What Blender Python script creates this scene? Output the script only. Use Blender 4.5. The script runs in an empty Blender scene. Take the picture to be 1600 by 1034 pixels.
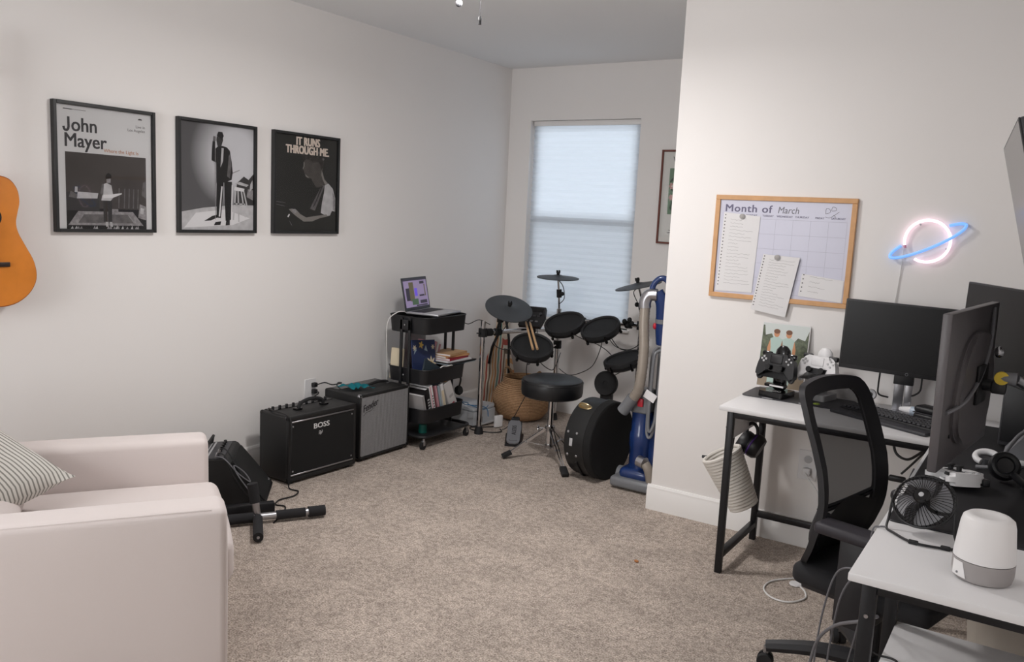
import bpy, bmesh, math, random
from mathutils import Vector, Matrix

random.seed(7)
scene = bpy.context.scene
COL = scene.collection
PI = math.pi

# ---------------------------------------------------------------- camera
F_PX = 1307.7
yaw, pitch, roll = -0.57311, -0.14035, 0.048388
cam_d = bpy.data.cameras.new('camera')
cam_d.sensor_fit = 'HORIZONTAL'
cam_d.sensor_width = 36.0
cam_d.lens = 36.0 * F_PX / 1600.0
cam_d.clip_start = 0.02
cam = bpy.data.objects.new('camera', cam_d)
COL.objects.link(cam)
_f = Vector((math.sin(yaw) * math.cos(pitch), math.cos(yaw) * math.cos(pitch), math.sin(pitch)))
_r = Vector((math.cos(yaw), -math.sin(yaw), 0))
_u = _r.cross(_f)
_r2 = _r * math.cos(roll) + _u * math.sin(roll)
_u2 = _u * math.cos(roll) - _r * math.sin(roll)
cam.matrix_world = Matrix(((_r2.x, _u2.x, -_f.x, 0), (_r2.y, _u2.y, -_f.y, 0), (_r2.z, _u2.z, -_f.z, 1.6), (0, 0, 0, 1)))
scene.camera = cam

# ---------------------------------------------------------------- world, lights, exposure
world = bpy.data.worlds.new('sky')
scene.world = world
world.use_nodes = True
bg = world.node_tree.nodes['Background']
bg.inputs[0].default_value = (0.87, 0.93, 1.0, 1)
bg.inputs[1].default_value = 2.75

def area(name, loc, rot, sx, sy, power, col):
    d = bpy.data.lights.new(name, 'AREA')
    d.shape = 'RECTANGLE'
    d.size, d.size_y = sx, sy
    d.energy = power
    d.color = col
    o = bpy.data.objects.new(name, d)
    COL.objects.link(o)
    o.location = loc
    o.rotation_euler = rot
    return o
# added fill light, set in an unseen opening behind the camera
area('rear_fill_light', (-2.55, -1.32, 1.75), (math.radians(90), 0, 0), 1.3, 1.3, 36, (1.0, 0.985, 0.97))

scene.view_settings.view_transform = 'Standard'
scene.view_settings.look = 'None'
scene.view_settings.gamma = 1.0
scene.view_settings.use_curve_mapping = False
scene.view_settings.exposure = 0.12

# ---------------------------------------------------------------- helpers
def lin(c):
    if isinstance(c, str):
        c = [int(c[i:i + 2], 16) / 255 for i in (0, 2, 4)]
    return tuple((x / 12.92 if x <= 0.04045 else ((x + 0.055) / 1.055) ** 2.4) for x in c) + (1,)

MATS = {}
def mat(name, col, rough=0.5, metal=0.0, spec=0.5, bump=None, var=None, emit=None, coat=0.0, sheen=0.0):
    """bump=(scale, strength, distance); var=(scale, amount): colour mottling"""
    m = bpy.data.materials.new(name)
    m.use_nodes = True
    nt = m.node_tree
    p = nt.nodes['Principled BSDF']
    p.inputs['Base Color'].default_value = lin(col)
    p.inputs['Roughness'].default_value = rough
    p.inputs['Metallic'].default_value = metal
    p.inputs['Specular IOR Level'].default_value = spec
    if coat:
        p.inputs['Coat Weight'].default_value = coat
        p.inputs['Coat Roughness'].default_value = 0.05
    if sheen:
        p.inputs['Sheen Weight'].default_value = sheen
    if emit:
        p.inputs['Emission Color'].default_value = lin(emit[0])
        p.inputs['Emission Strength'].default_value = emit[1]
    if var or bump:
        tc = nt.nodes.new('ShaderNodeTexCoord')
    if var:
        n = nt.nodes.new('ShaderNodeTexNoise')
        n.inputs['Scale'].default_value = var[0]
        n.inputs['Detail'].default_value = 4
        nt.links.new(tc.outputs['Object'], n.inputs['Vector'])
        r = nt.nodes.new('ShaderNodeMapRange')
        r.inputs[1].default_value = 0.3
        r.inputs[2].default_value = 0.7
        r.inputs[3].default_value = 1 - var[1]
        r.inputs[4].default_value = 1 + var[1]
        nt.links.new(n.outputs['Fac'], r.inputs[0])
        h = nt.nodes.new('ShaderNodeHueSaturation')
        h.inputs['Color'].default_value = lin(col)
        nt.links.new(r.outputs[0], h.inputs['Value'])
        nt.links.new(h.outputs[0], p.inputs['Base Color'])
    if bump:
        n = nt.nodes.new('ShaderNodeTexNoise')
        n.inputs['Scale'].default_value = bump[0]
        n.inputs['Detail'].default_value = 3
        nt.links.new(tc.outputs['Object'], n.inputs['Vector'])
        b = nt.nodes.new('ShaderNodeBump')
        b.inputs['Strength'].default_value = bump[1]
        b.inputs['Distance'].default_value = bump[2]
        nt.links.new(n.outputs['Fac'], b.inputs['Height'])
        nt.links.new(b.outputs[0], p.inputs['Normal'])
    MATS[name] = m
    return m

def glassy(name, tint=(1, 1, 1), ior=1.45, rough=0.0):
    m = bpy.data.materials.new(name)
    m.use_nodes = True
    nt = m.node_tree
    nt.nodes.clear()
    out = nt.nodes.new('ShaderNodeOutputMaterial')
    mix = nt.nodes.new('ShaderNodeMixShader')
    t = nt.nodes.new('ShaderNodeBsdfTransparent')
    t.inputs[0].default_value = tint + (1,)
    g = nt.nodes.new('ShaderNodeBsdfGlossy')
    g.inputs['Roughness'].default_value = rough
    fr = nt.nodes.new('ShaderNodeFresnel')
    fr.inputs[0].default_value = ior
    nt.links.new(fr.outputs[0], mix.inputs[0])
    nt.links.new(t.outputs[0], mix.inputs[1])
    nt.links.new(g.outputs[0], mix.inputs[2])
    nt.links.new(mix.outputs[0], out.inputs[0])
    MATS[name] = m
    return m

def mesh_net(name, col, alpha, scale=0):
    """see-through fabric: part open, part cloth"""
    m = bpy.data.materials.new(name)
    m.use_nodes = True
    nt = m.node_tree
    nt.nodes.clear()
    out = nt.nodes.new('ShaderNodeOutputMaterial')
    mix = nt.nodes.new('ShaderNodeMixShader')
    mix.inputs[0].default_value = alpha
    t = nt.nodes.new('ShaderNodeBsdfTransparent')
    d = nt.nodes.new('ShaderNodeBsdfDiffuse')
    d.inputs[0].default_value = lin(col)
    nt.links.new(t.outputs[0], mix.inputs[1])
    nt.links.new(d.outputs[0], mix.inputs[2])
    nt.links.new(mix.outputs[0], out.inputs[0])
    MATS[name] = m
    return m

def cat(pts, n=6, closed=False):
    """Catmull-Rom through points"""
    pts = [Vector(p) for p in pts]
    if len(pts) < 3 and not closed:
        return pts
    out = []
    N = len(pts)
    rng = range(N) if closed else range(N - 1)
    for i in rng:
        if closed:
            p0, p1, p2, p3 = pts[(i - 1) % N], pts[i], pts[(i + 1) % N], pts[(i + 2) % N]
        else:
            p0, p1, p2, p3 = pts[max(i - 1, 0)], pts[i], pts[i + 1], pts[min(i + 2, N - 1)]
        for k in range(n):
            t = k / n
            out.append(0.5 * ((2 * p1) + (p2 - p0) * t + (2 * p0 - 5 * p1 + 4 * p2 - p3) * t * t + (3 * p1 - p0 - 3 * p2 + p3) * t ** 3))
    if not closed:
        out.append(pts[-1])
    return out

def frame(d, up=Vector((0, 0, 1))):
    d = Vector(d).normalized()
    up = Vector(up)
    x = up.cross(d)
    if x.length < 1e-5:
        x = Vector((1, 0, 0)).cross(d)
        if x.length < 1e-5:
            x = Vector((0, 1, 0)).cross(d)
    x.normalize()
    y = d.cross(x)
    return x, y, d

def axes(o, x, y, z):
    return Matrix(((x[0], y[0], z[0], o[0]), (x[1], y[1], z[1], o[1]), (x[2], y[2], z[2], o[2]), (0, 0, 0, 1)))

class G:
    def __init__(self, M=None):
        self.bm = bmesh.new()
        self.mi = 0
        self.M = M or Matrix.Identity(4)
    def _v(self, p):
        return self.bm.verts.new(self.M @ Vector(p))
    def _f(self, vs):
        try:
            f = self.bm.faces.new(vs)
            f.material_index = self.mi
            return f
        except ValueError:
            return None
    def merge(self, tb, M=None):
        T = self.M @ (M or Matrix.Identity(4))
        mp = {}
        for v in tb.verts:
            mp[v] = self.bm.verts.new(T @ v.co)
        for f in tb.faces:
            self._f([mp[v] for v in f.verts])
        tb.free()
        return self
    def box(self, x0, x1, y0, y1, z0, z1, bev=0, seg=2, M=None):
        tb = bmesh.new()
        bmesh.ops.create_cube(tb, size=1)
        for v in tb.verts:
            v.co = Vector(((x0 + x1) / 2 + v.co.x * (x1 - x0), (y0 + y1) / 2 + v.co.y * (y1 - y0), (z0 + z1) / 2 + v.co.z * (z1 - z0)))
        if bev:
            bmesh.ops.bevel(tb, geom=tb.edges[:], offset=bev, segments=seg, affect='EDGES', profile=0.5)
        return self.merge(tb, M)
    def bar(self, p0, p1, w, h, up=(0, 0, 1), bev=0):
        p0, p1 = Vector(p0), Vector(p1)
        x, y, d = frame(p1 - p0, up)
        return self.box(-w / 2, w / 2, -h / 2, h / 2, 0, (p1 - p0).length, bev, 2, axes(p0, x, y, d))
    def cyl(self, p0, p1, r0, r1=None, seg=16, caps=True):
        r1 = r0 if r1 is None else r1
        p0, p1 = Vector(p0), Vector(p1)
        x, y, d = frame(p1 - p0)
        a = [self._v(p0 + (x * math.cos(t) + y * math.sin(t)) * r0) for t in [2 * PI * k / seg for k in range(seg)]]
        b = [self._v(p1 + (x * math.cos(t) + y * math.sin(t)) * r1) for t in [2 * PI * k / seg for k in range(seg)]]
        for k in range(seg):
            self._f([a[k], a[(k + 1) % seg], b[(k + 1) % seg], b[k]])
        if caps:
            self._f(a[::-1])
            self._f(b)
        return self
    def tube(self, pts, r, seg=8, n=6, closed=False, smooth=True, r1=None):
        P = cat(pts, n, closed) if smooth else [Vector(p) for p in pts]
        N = len(P)
        rings = []
        prev = None
        for i in range(N):
            if closed:
                d = P[(i + 1) % N] - P[(i - 1) % N]
            else:
                d = P[min(i + 1, N - 1)] - P[max(i - 1, 0)]
            if d.length < 1e-9:
                d = Vector((0, 0, 1))
            d.normalize()
            if prev is None:
                x, y, _ = frame(d)
            else:
                x = prev - d * prev.dot(d)
                if x.length < 1e-6:
                    x, y, _ = frame(d)
                x.normalize()
                y = d.cross(x)
            prev = x
            rr = r if r1 is None else r + (r1 - r) * i / (N - 1)
            rings.append([self._v(P[i] + (x * math.cos(2 * PI * k / seg) + y * math.sin(2 * PI * k / seg)) * rr) for k in range(seg)])
        for i in range(N if closed else N - 1):
            a, b = rings[i], rings[(i + 1) % N]
            for k in range(seg):
                self._f([a[k], a[(k + 1) % seg], b[(k + 1) % seg], b[k]])
        if not closed:
            self._f(rings[0][::-1])
            self._f(rings[-1])
        return self
    def lathe(self, prof, seg=28, M=None, sx=1, sy=1):
        T = M or Matrix.Identity(4)
        rings = []
        for r, z in prof:
            if r < 1e-6:
                rings.append([self._v(T @ Vector((0, 0, z)))])
            else:
                rings.append([self._v(T @ Vector((r * sx * math.cos(2 * PI * k / seg), r * sy * math.sin(2 * PI * k / seg), z))) for k in range(seg)])
        for a, b in zip(rings, rings[1:]):
            if len(a) == 1 and len(b) == 1:
                continue
            for k in range(seg):
                k2 = (k + 1) % seg
                if len(a) == 1:
                    self._f([a[0], b[k2], b[k]])
                elif len(b) == 1:
                    self._f([a[k], a[k2], b[0]])
                else:
                    self._f([a[k], a[k2], b[k2], b[k]])
        return self
    def ell(self, c, rx, ry, rz, seg=16, M=None):
        n = max(6, seg // 2)
        T = (M or Matrix.Identity(4)) @ Matrix.Translation(c) @ Matrix.Diagonal((rx, ry, rz, 1))
        return self.lathe([(math.sin(PI * i / n), -math.cos(PI * i / n)) for i in range(n + 1)], seg, T)
    def poly(self, pts, z0, z1, M=None):
        """prism of a 2-D outline in local XY between z0 and z1"""
        T = M or Matrix.Identity(4)
        a = [self._v(T @ Vector((p[0], p[1], z0))) for p in pts]
        b = [self._v(T @ Vector((p[0], p[1], z1))) for p in pts]
        N = len(pts)
        fa = self._f(a[::-1])
        fb = self._f(b)
        for k in range(N):
            self._f([a[k], a[(k + 1) % N], b[(k + 1) % N], b[k]])
        return self
    def flat(self, pts, z=0, M=None):
        T = M or Matrix.Identity(4)
        self._f([self._v(T @ Vector((p[0], p[1], z))) for p in pts])
        return self
    def disc(self, cx, cy, rx, ry, z=0, seg=16, rot=0):
        c, s = math.cos(rot), math.sin(rot)
        return self.flat([(cx + rx * math.cos(t) * c - ry * math.sin(t) * s, cy + rx * math.cos(t) * s + ry * math.sin(t) * c) for t in [2 * PI * k / seg for k in range(seg)]], z)
    def stroke(self, pts, w, z=0, n=4):
        """flat pen stroke in local XY"""
        P = [Vector((p[0], p[1], 0)) for p in pts]
        if n > 1:
            P = cat(P, n)
        L, R = [], []
        for i in range(len(P)):
            d = P[min(i + 1, len(P) - 1)] - P[max(i - 1, 0)]
            if d.length < 1e-9:
                d = Vector((1, 0, 0))
            d.normalize()
            nn = Vector((-d.y, d.x, 0)) * w / 2
            L.append(self._v((P[i].x + nn.x, P[i].y + nn.y, z)))
            R.append(self._v((P[i].x - nn.x, P[i].y - nn.y, z)))
        for i in range(len(P) - 1):
            self._f([R[i], R[i + 1], L[i + 1], L[i]])
        return self
    def surf(self, fn, nu, nv, cu=False, cv=False):
        V = [[self._v(fn(i / (nu if cu else nu - 1), j / (nv if cv else nv - 1))) for j in range(nv)] for i in range(nu)]
        for i in range(nu if cu else nu - 1):
            for j in range(nv if cv else nv - 1):
                i2, j2 = (i + 1) % nu, (j + 1) % nv
                self._f([V[i][j], V[i2][j], V[i2][j2], V[i][j2]])
        return self
    def finish(self, name, smooth=40, keep=False):
        if not keep:
            bmesh.ops.recalc_face_normals(self.bm, faces=self.bm.faces[:])
        me = bpy.data.meshes.new(name)
        self.bm.to_mesh(me)
        self.bm.free()
        if smooth:
            for p in me.polygons:
                p.use_smooth = True
            me.set_sharp_from_angle(angle=math.radians(smooth))
        return me

def wm(o):
    if o.parent:
        return wm(o.parent) @ o.matrix_parent_inverse @ o.matrix_basis
    return o.matrix_basis.copy()

def setp(o, label=None, category=None, group=None, kind=None):
    if label: o['label'] = label
    if category: o['category'] = category
    if group: o['group'] = group
    if kind: o['kind'] = kind
    return o

def addmesh(name, me, ms, parent=None, world=False, label=None):
    if not isinstance(ms, (list, tuple)):
        ms = [ms]
    for m in ms:
        me.materials.append(MATS[m] if isinstance(m, str) else m)
    o = bpy.data.objects.new(name, me)
    COL.objects.link(o)
    if parent:
        o.parent = parent
        if world:
            o.matrix_parent_inverse = wm(parent).inverted()
    if label:
        o['label'] = label
    return o

def part(name, g, ms, parent, world=False, label=None, smooth=40, keep=False):
    return addmesh(name, g.finish(name, smooth, keep), ms, parent, world, label)

def thing(name, label, category, loc=(0, 0, 0), rz=0, group=None):
    o = bpy.data.objects.new(name, None)
    o.empty_display_size = 0.05
    COL.objects.link(o)
    o.location = loc
    o.rotation_euler = (0, 0, rz)
    return setp(o, label, category, group)

def solo(name, g, ms, label, category, group=None, smooth=40, keep=False, base=None):
    """a thing that is one mesh, built in world space; base becomes its origin"""
    me = g.finish(name, smooth, keep)
    if base is None:
        xs = [v.co for v in me.vertices]
        base = Vector(((min(v.x for v in xs) + max(v.x for v in xs)) / 2, (min(v.y for v in xs) + max(v.y for v in xs)) / 2, min(v.z for v in xs)))
    me.transform(Matrix.Translation(-Vector(base)))
    o = addmesh(name, me, ms)
    o.location = base
    return setp(o, label, category, group)

def struct(name, g, ms, smooth=30):
    o = addmesh(name, g.finish(name, smooth), ms)
    o['kind'] = 'structure'
    return o

def text_mesh(body, size, M, bold=0.0, xs=1.0, shear=0.0, align='LEFT', ext=0.0002, space=1.0, line=1.0):
    c = bpy.data.curves.new('lettering', 'FONT')
    c.body = body
    c.size = size
    c.extrude = ext
    c.shear = shear
    c.align_x = align
    c.space_character = space
    c.space_line = line
    c.resolution_u = 3
    o = bpy.data.objects.new('lettering', c)
    COL.objects.link(o)
    me = bpy.data.meshes.new_from_object(o.evaluated_get(bpy.context.evaluated_depsgraph_get()))
    bpy.data.objects.remove(o)
    bpy.data.curves.remove(c)
    me.transform(Matrix.Diagonal((xs, 1, 1, 1)))
    me.materials.clear()
    if bold > 0:                     # heavier weight: overlaid copies nudged sideways
        b_ = bmesh.new()
        for k, (dx, dy) in enumerate(((-1, -.4), (1, -.4), (-1, .4), (1, .4), (0, 0))):
            t2 = me.copy()
            t2.transform(Matrix.Translation((dx * bold, dy * bold, k * 0.00002)))
            b_.from_mesh(t2)
            bpy.data.meshes.remove(t2)
        b_.to_mesh(me)
        b_.free()
    me.transform(M)
    return me

def text(body, size, M, m, parent, world=False, name='lettering', **k):
    return addmesh(name, text_mesh(body, size, M, **k), m, parent, world)

def copy_tree(o, parent=None):
    c = o.copy()
    COL.objects.link(c)
    c.parent = parent
    for ch in list(o.children):
        copy_tree(ch, c)
    return c

def T(x, y, z):
    return Matrix.Translation((x, y, z))
def R(a, ax):
    return Matrix.Rotation(math.radians(a), 4, ax)

# ---------------------------------------------------------------- materials
mat('wall_paint', 'f0edeb', 0.75, bump=(140, 0.08, 0.002))
mat('ceiling_paint', 'eff0f1', 0.9, bump=(60, 0.15, 0.004))
mat('trim_white', 'eceae8', 0.4)
mat('black_satin', '17171a', 0.45)
mat('black_matte', '131315', 0.75)
mat('black_gloss', '0c0c0e', 0.15)
mat('black_tolex', '161617', 0.55, bump=(500, 0.35, 0.001))
mat('grille_black', '0f0f10', 0.9, bump=(700, 0.5, 0.001))
mat('rubber', '1a1a1c', 0.7)
mat('black_foam', '202023', 0.85, bump=(300, 0.3, 0.001))
mat('black_metal', '1c1c1f', 0.4, 0.3)
mat('dark_grey', '3a3a3e', 0.5)
mat('mid_grey', '77777b', 0.5)
mat('light_grey', 'b9b9bb', 0.5)
mat('chrome', 'd8d8da', 0.12, 1.0)
mat('steel', 'b4b4b8', 0.3, 1.0)
mat('brass', 'c9b48a', 0.3, 1.0)
mat('white_plastic', 'e6e5e6', 0.35)
mat('white_paper', 'e8e7e8', 0.8)
mat('white_laminate', 'e4e3e4', 0.35)
mat('red_plastic', 'c8283a', 0.4)
mat('blue_plastic', '1c3468', 0.25, coat=0.3)
mat('cable_black', '141416', 0.5)
mat('cable_grey', '6d6d72', 0.5)
mat('cable_white', 'e2e1df', 0.4)
mat('screen_black', '0d0d0f', 0.3, spec=0.25)
mat('leather_black', '121316', 0.38, bump=(260, 0.15, 0.001))
mat('glyph_white', 'd8d8d8', 0.5)
mat('glyph_dark', '2c2a2e', 0.6)
glassy('pane_glass')
glassy('picture_glass', ior=1.33)

# ================================================================ the room
XL, YF, YP, XP, XR, YB, ZC = -3.92, 5.89, 4.23, -1.76, 0.22, -1.3, 2.76

def carpet():
    m = bpy.data.materials.new('carpet')
    m.use_nodes = True
    nt = m.node_tree
    p = nt.nodes['Principled BSDF']
    p.inputs['Roughness'].default_value = 1.0
    p.inputs['Specular IOR Level'].default_value = 0.05
    tc = nt.nodes.new('ShaderNodeTexCoord')
    def noise(s, d, dist=0):
        n = nt.nodes.new('ShaderNodeTexNoise')
        n.inputs['Scale'].default_value = s
        n.inputs['Detail'].default_value = d
        n.inputs['Distortion'].default_value = dist
        nt.links.new(tc.outputs['Object'], n.inputs['Vector'])
        return n
    a, b, c = noise(150, 2), noise(38, 4, 0.6), noise(5, 4, 0.4)
    def ramp(n, lo, hi, c0, c1):
        r = nt.nodes.new('ShaderNodeValToRGB')
        r.color_ramp.elements[0].position = lo
        r.color_ramp.elements[1].position = hi
        r.color_ramp.elements[0].color = c0
        r.color_ramp.elements[1].color = c1
        nt.links.new(n.outputs['Fac'], r.inputs[0])
        return r
    r1 = ramp(a, 0.32, 0.68, lin('94877d'), lin('ddd0c5'))
    r2 = ramp(b, 0.36, 0.60, (0.74, 0.73, 0.72, 1), (1.04, 1.04, 1.04, 1))
    r3 = ramp(c, 0.40, 0.62, (0.9, 0.9, 0.9, 1), (1.05, 1.05, 1.05, 1))
    m1 = nt.nodes.new('ShaderNodeMixRGB'); m1.blend_type = 'MULTIPLY'; m1.inputs[0].default_value = 1
    m2 = nt.nodes.new('ShaderNodeMixRGB'); m2.blend_type = 'MULTIPLY'; m2.inputs[0].default_value = 1
    nt.links.new(r1.outputs[0], m1.inputs[1]); nt.links.new(r2.outputs[0], m1.inputs[2])
    nt.links.new(m1.outputs[0], m2.inputs[1]); nt.links.new(r3.outputs[0], m2.inputs[2])
    nt.links.new(m2.outputs[0], p.inputs['Base Color'])
    bp = nt.nodes.new('ShaderNodeBump')
    bp.inputs['Strength'].default_value = 0.7
    bp.inputs['Distance'].default_value = 0.006
    nt.links.new(a.outputs['Fac'], bp.inputs['Height'])
    nt.links.new(bp.outputs[0], p.inputs['Normal'])
    MATS['carpet'] = m
carpet()

struct('floor', G().box(XL - .12, XR + .12, YB - .12, YF + .14, -.1, 0), 'carpet')
struct('ceiling', G().box(XL - .12, XR + .12, YB - .12, YF + .14, ZC, ZC + .1), 'ceiling_paint')
struct('wall_left', G().box(XL - .12, XL, YB - .12, YF + .14, 0, ZC), 'wall_paint')
WX0, WX1, WZ0, WZ1 = -3.715, -2.742, 0.74, 2.345
g = G()
g.box(XL, WX0, YF, YF + .14, 0, ZC).box(WX1, XP, YF, YF + .14, 0, ZC)
g.box(WX0, WX1, YF, YF + .14, 0, WZ0).box(WX0, WX1, YF, YF + .14, WZ1, ZC)
struct('wall_far', g, 'wall_paint')
struct('wall_partition', G().box(XP, XR, YP, YF + .14, 0, ZC, 0.006, 2), 'wall_paint')
struct('wall_right', G().box(XR, XR + .12, YB - .12, YP, 0, ZC), 'wall_paint')
BX0, BX1, BZ0, BZ1 = -3.2, -1.9, 1.1, 2.4  # opening in the unseen back wall, added to let fill light in
g = G()
g.box(XL, BX0, YB - .12, YB, 0, ZC).box(BX1, XR, YB - .12, YB, 0, ZC)
g.box(BX0, BX1, YB - .12, YB, 0, BZ0).box(BX0, BX1, YB - .12, YB, BZ1, ZC)
struct('wall_back', g, 'wall_paint')

def baseboard(name, p0, p1, nrm):
    """profile board along p0-p1, standing out by nrm"""
    p0, p1, n = Vector(p0), Vector(p1), Vector(nrm)
    g = G()
    prof = [(0, 0), (.016, 0), (.016, .105), (.012, .115), (.012, .128), (.006, .14), (0, .142)]
    a = [g._v(p0 + n * q[0] + Vector((0, 0, q[1]))) for q in prof]
    b = [g._v(p1 + n * q[0] + Vector((0, 0, q[1]))) for q in prof]
    for k in range(len(prof)):
        k2 = (k + 1) % len(prof)
        g._f([a[k], a[k2], b[k2], b[k]])
    g._f(a); g._f(b[::-1])
    return struct(name, g, 'trim_white', 25)
baseboard('baseboard_left', (XL, YB, 0), (XL, YF, 0), (1, 0, 0))
baseboard('baseboard_far', (XL, YF, 0), (XP - .016, YF, 0), (0, -1, 0))
baseboard('baseboard_partition', (XP - .016, YP, 0), (XR, YP, 0), (0, -1, 0))
baseboard('baseboard_closet_side', (XP, YF, 0), (XP, YP, 0), (-1, 0, 0))
baseboard('baseboard_right', (XR, YB, 0), (XR, YP, 0), (-1, 0, 0))

# ---- the window in the far wall
win = bpy.data.objects.new('window_1', None)
COL.objects.link(win)
win.location = ((WX0 + WX1) / 2, YF + .1, WZ0)
win['kind'] = 'structure'
g = G()
fy0, fy1 = YF + .085, YF + .135
g.box(WX0, WX0 + .05, fy0, fy1, WZ0, WZ1).box(WX1 - .05, WX1, fy0, fy1, WZ0, WZ1)
g.box(WX0, WX1, fy0, fy1, WZ0, WZ0 + .05).box(WX0, WX1, fy0, fy1, WZ1 - .05, WZ1)
part('window_frame', g, 'trim_white', win, True)
part('meeting_rail', G().box(WX0 + .05, WX1 - .05, fy0, fy1, 1.53, 1.585), 'trim_white', win, True)
part('upper_pane', G().box(WX0 + .05, WX1 - .05, YF + .11, YF + .114, 1.585, WZ1 - .05), 'pane_glass', win, True)
part('lower_pane', G().box(WX0 + .05, WX1 - .05, YF + .11, YF + .114, WZ0 + .05, 1.53), 'pane_glass', win, True)
mesh_net('insect_screen', '50565c', 0.22)
part('insect_screen', G().box(WX0 + .05, WX1 - .05, YF + .125, YF + .127, WZ0 + .05, 1.53), 'insect_screen', win, True)
part('window_sill', G().box(WX0 - .02, WX1 + .02, YF - .03, YF + .085, WZ0 - .02, WZ0, .004), 'trim_white', win, True)

m = bpy.data.materials.new('shade_fabric')
m.use_nodes = True
nt = m.node_tree
nt.nodes.clear()
out = nt.nodes.new('ShaderNodeOutputMaterial')
mx = nt.nodes.new('ShaderNodeMixShader'); mx.inputs[0].default_value = 0.55
d1 = nt.nodes.new('ShaderNodeBsdfDiffuse'); d1.inputs[0].default_value = lin('dfe4ea')
d2 = nt.nodes.new('ShaderNodeBsdfTranslucent'); d2.inputs[0].default_value = lin('e6edf4')
nt.links.new(d1.outputs[0], mx.inputs[1]); nt.links.new(d2.outputs[0], mx.inputs[2])
nt.links.new(mx.outputs[0], out.inputs[0])
MATS['shade_fabric'] = m
shade = thing('cellular_shade', 'white pleated cellular shade filling the window behind the drum kit', 'window shade', ((WX0 + WX1) / 2, YF + .055, WZ0))
SX0, SX1 = WX0 + .012, WX1 - .012
part('head_rail', G().box(SX0, SX1, YF + .03, YF + .075, WZ1 - .04, WZ1 - .002, .004), 'trim_white', shade, True)
part('bottom_rail', G().box(SX0, SX1, YF + .035, YF + .07, WZ0 + .002, WZ0 + .022, .003), 'trim_white', shade, True)
npl = 32
ph = (WZ1 - .04 - WZ0 - .022) / npl
pl_me = None
for k in range(npl):
    if pl_me is None:
        g = G()
        q = [(.052, 0), (.042, ph * .5), (.052, ph)]
        a = [g._v((SX0, YF + y, z)) for y, z in q]
        b = [g._v((SX1, YF + y, z)) for y, z in q]
        for i in range(2):
            g._f([a[i], b[i], b[i + 1], a[i + 1]])
        pl_me = g.finish('pleat', 0)
        pl_me.materials.append(MATS['shade_fabric'])
    o = bpy.data.objects.new('pleat', pl_me)
    COL.objects.link(o)
    o.parent = shade
    o.matrix_parent_inverse = wm(shade).inverted()
    o.location = (0, 0, WZ0 + .022 + k * ph)

# ================================================================ ceiling fan (only its pull chains hang into the picture)
FX_, FY_ = -2.18, 2.97
fan = thing('ceiling_fan', 'ceiling fan with two pull chains hanging into view', 'ceiling fan', (FX_, FY_, ZC))
mat('fan_body', '8d8d90', .35, .8)
mat('chain_metal', '3c3c40', .4, .6)
mat('chain_ball', '17171a', .6)
part('canopy', G(T(FX_, FY_, 0)).lathe([(0, ZC), (.08, ZC), (.075, ZC - .03), (.03, ZC - .04), (.03, ZC - .07), (.1, ZC - .08), (.11, ZC - .19), (.06, ZC - .215), (0, ZC - .215)]), 'fan_body', fan, True)
mat('frosted_bowl', 'e9e6e0', 0.4, emit=('fff3e4', 1.5))
part('light_bowl', G(T(FX_, FY_, 0)).lathe([(.06, 2.548), (.12, 2.545), (.115, 2.53), (.07, 2.515), (0, 2.505)]), 'frosted_bowl', fan, True)
lamp_d = bpy.data.lights.new('fan_light', 'POINT')                      # the lamp of the fan's light kit
lamp_d.energy = 15
lamp_d.color = (1.0, 0.965, 0.945)
lamp_d.shadow_soft_size = 0.16
lamp = bpy.data.objects.new('fan_light', lamp_d)
COL.objects.link(lamp)
lamp.location = (FX_, FY_, 2.50)
lamp.parent = fan
lamp.matrix_parent_inverse = wm(fan).inverted()
down = area('fan_downlight', (FX_, FY_, 2.50), (0, 0, 0), .24, .24, 24, (1.0, 0.965, 0.945))
down.parent = fan
down.matrix_parent_inverse = wm(fan).inverted()
mat('fan_wood', '8a8684', 0.5)
for k in range(5):
    a = k * 72 + 54
    g = G(T(FX_, FY_, 2.63) @ R(a, 'Z') @ R(10, 'X'))
    g.poly([(.1, -.02), (.18, -.045), (.5, -.065), (.56, -.05), (.57, 0), (.56, .05), (.5, .065), (.18, .045), (.1, .02)], -.004, .004)
    part('blade', g, 'fan_wood', fan, True)
for px, py, zt, zb, ball in ((-2.273, 2.98, 2.54, 2.486, True), (-2.105, 2.905, 2.54, 2.39, False)):
    ch = part('pull_chain', G().tube([(px, py, zt), (px, py, zb)], .0012, 5, smooth=False), 'chain_metal', fan, True)
    if ball:
        part('chain_ball', G().ell((px, py, zb - .013), .015, .015, .015, 16), 'chain_ball', ch, True)
    else:
        part('chain_fob', G().cyl((px, py, zb), (px, py, zb - .016), .006, .008, 10).cyl((px, py, zb - .018), (px, py, zb - .032), .007, .007, 10), 'black_satin', ch, True)

# ================================================================ framed posters on the left wall
mat('frame_black', '1d1e1f', 0.45)
mat('poster_white', 'dcdcdd', 0.85)
mat('poster_dark', '4b4644', 0.85, var=(6, .12))
mat('poster_mid', '6d6d6e', 0.85, var=(5, .10))
mat('poster_black', '2f2f2d', 0.85, var=(5, .12))
mat('tone_20', '1f1e1f', 0.85)
mat('tone_35', '3b393a', 0.85)
mat('tone_55', '6a6768', 0.85, var=(40, .25))
mat('tone_70', '979496', 0.85, var=(60, .3))
mat('tone_85', 'c4c3c5', 0.85, var=(30, .12))
mat('tone_95', 'e4e3e5', 0.85)
mat('ink_orange', 'c0845e', 0.85)
mat('ink_cream', 'e6d8cc', 0.85)
TONES = ['tone_20', 'tone_35', 'tone_55', 'tone_70', 'tone_85', 'tone_95']

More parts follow.
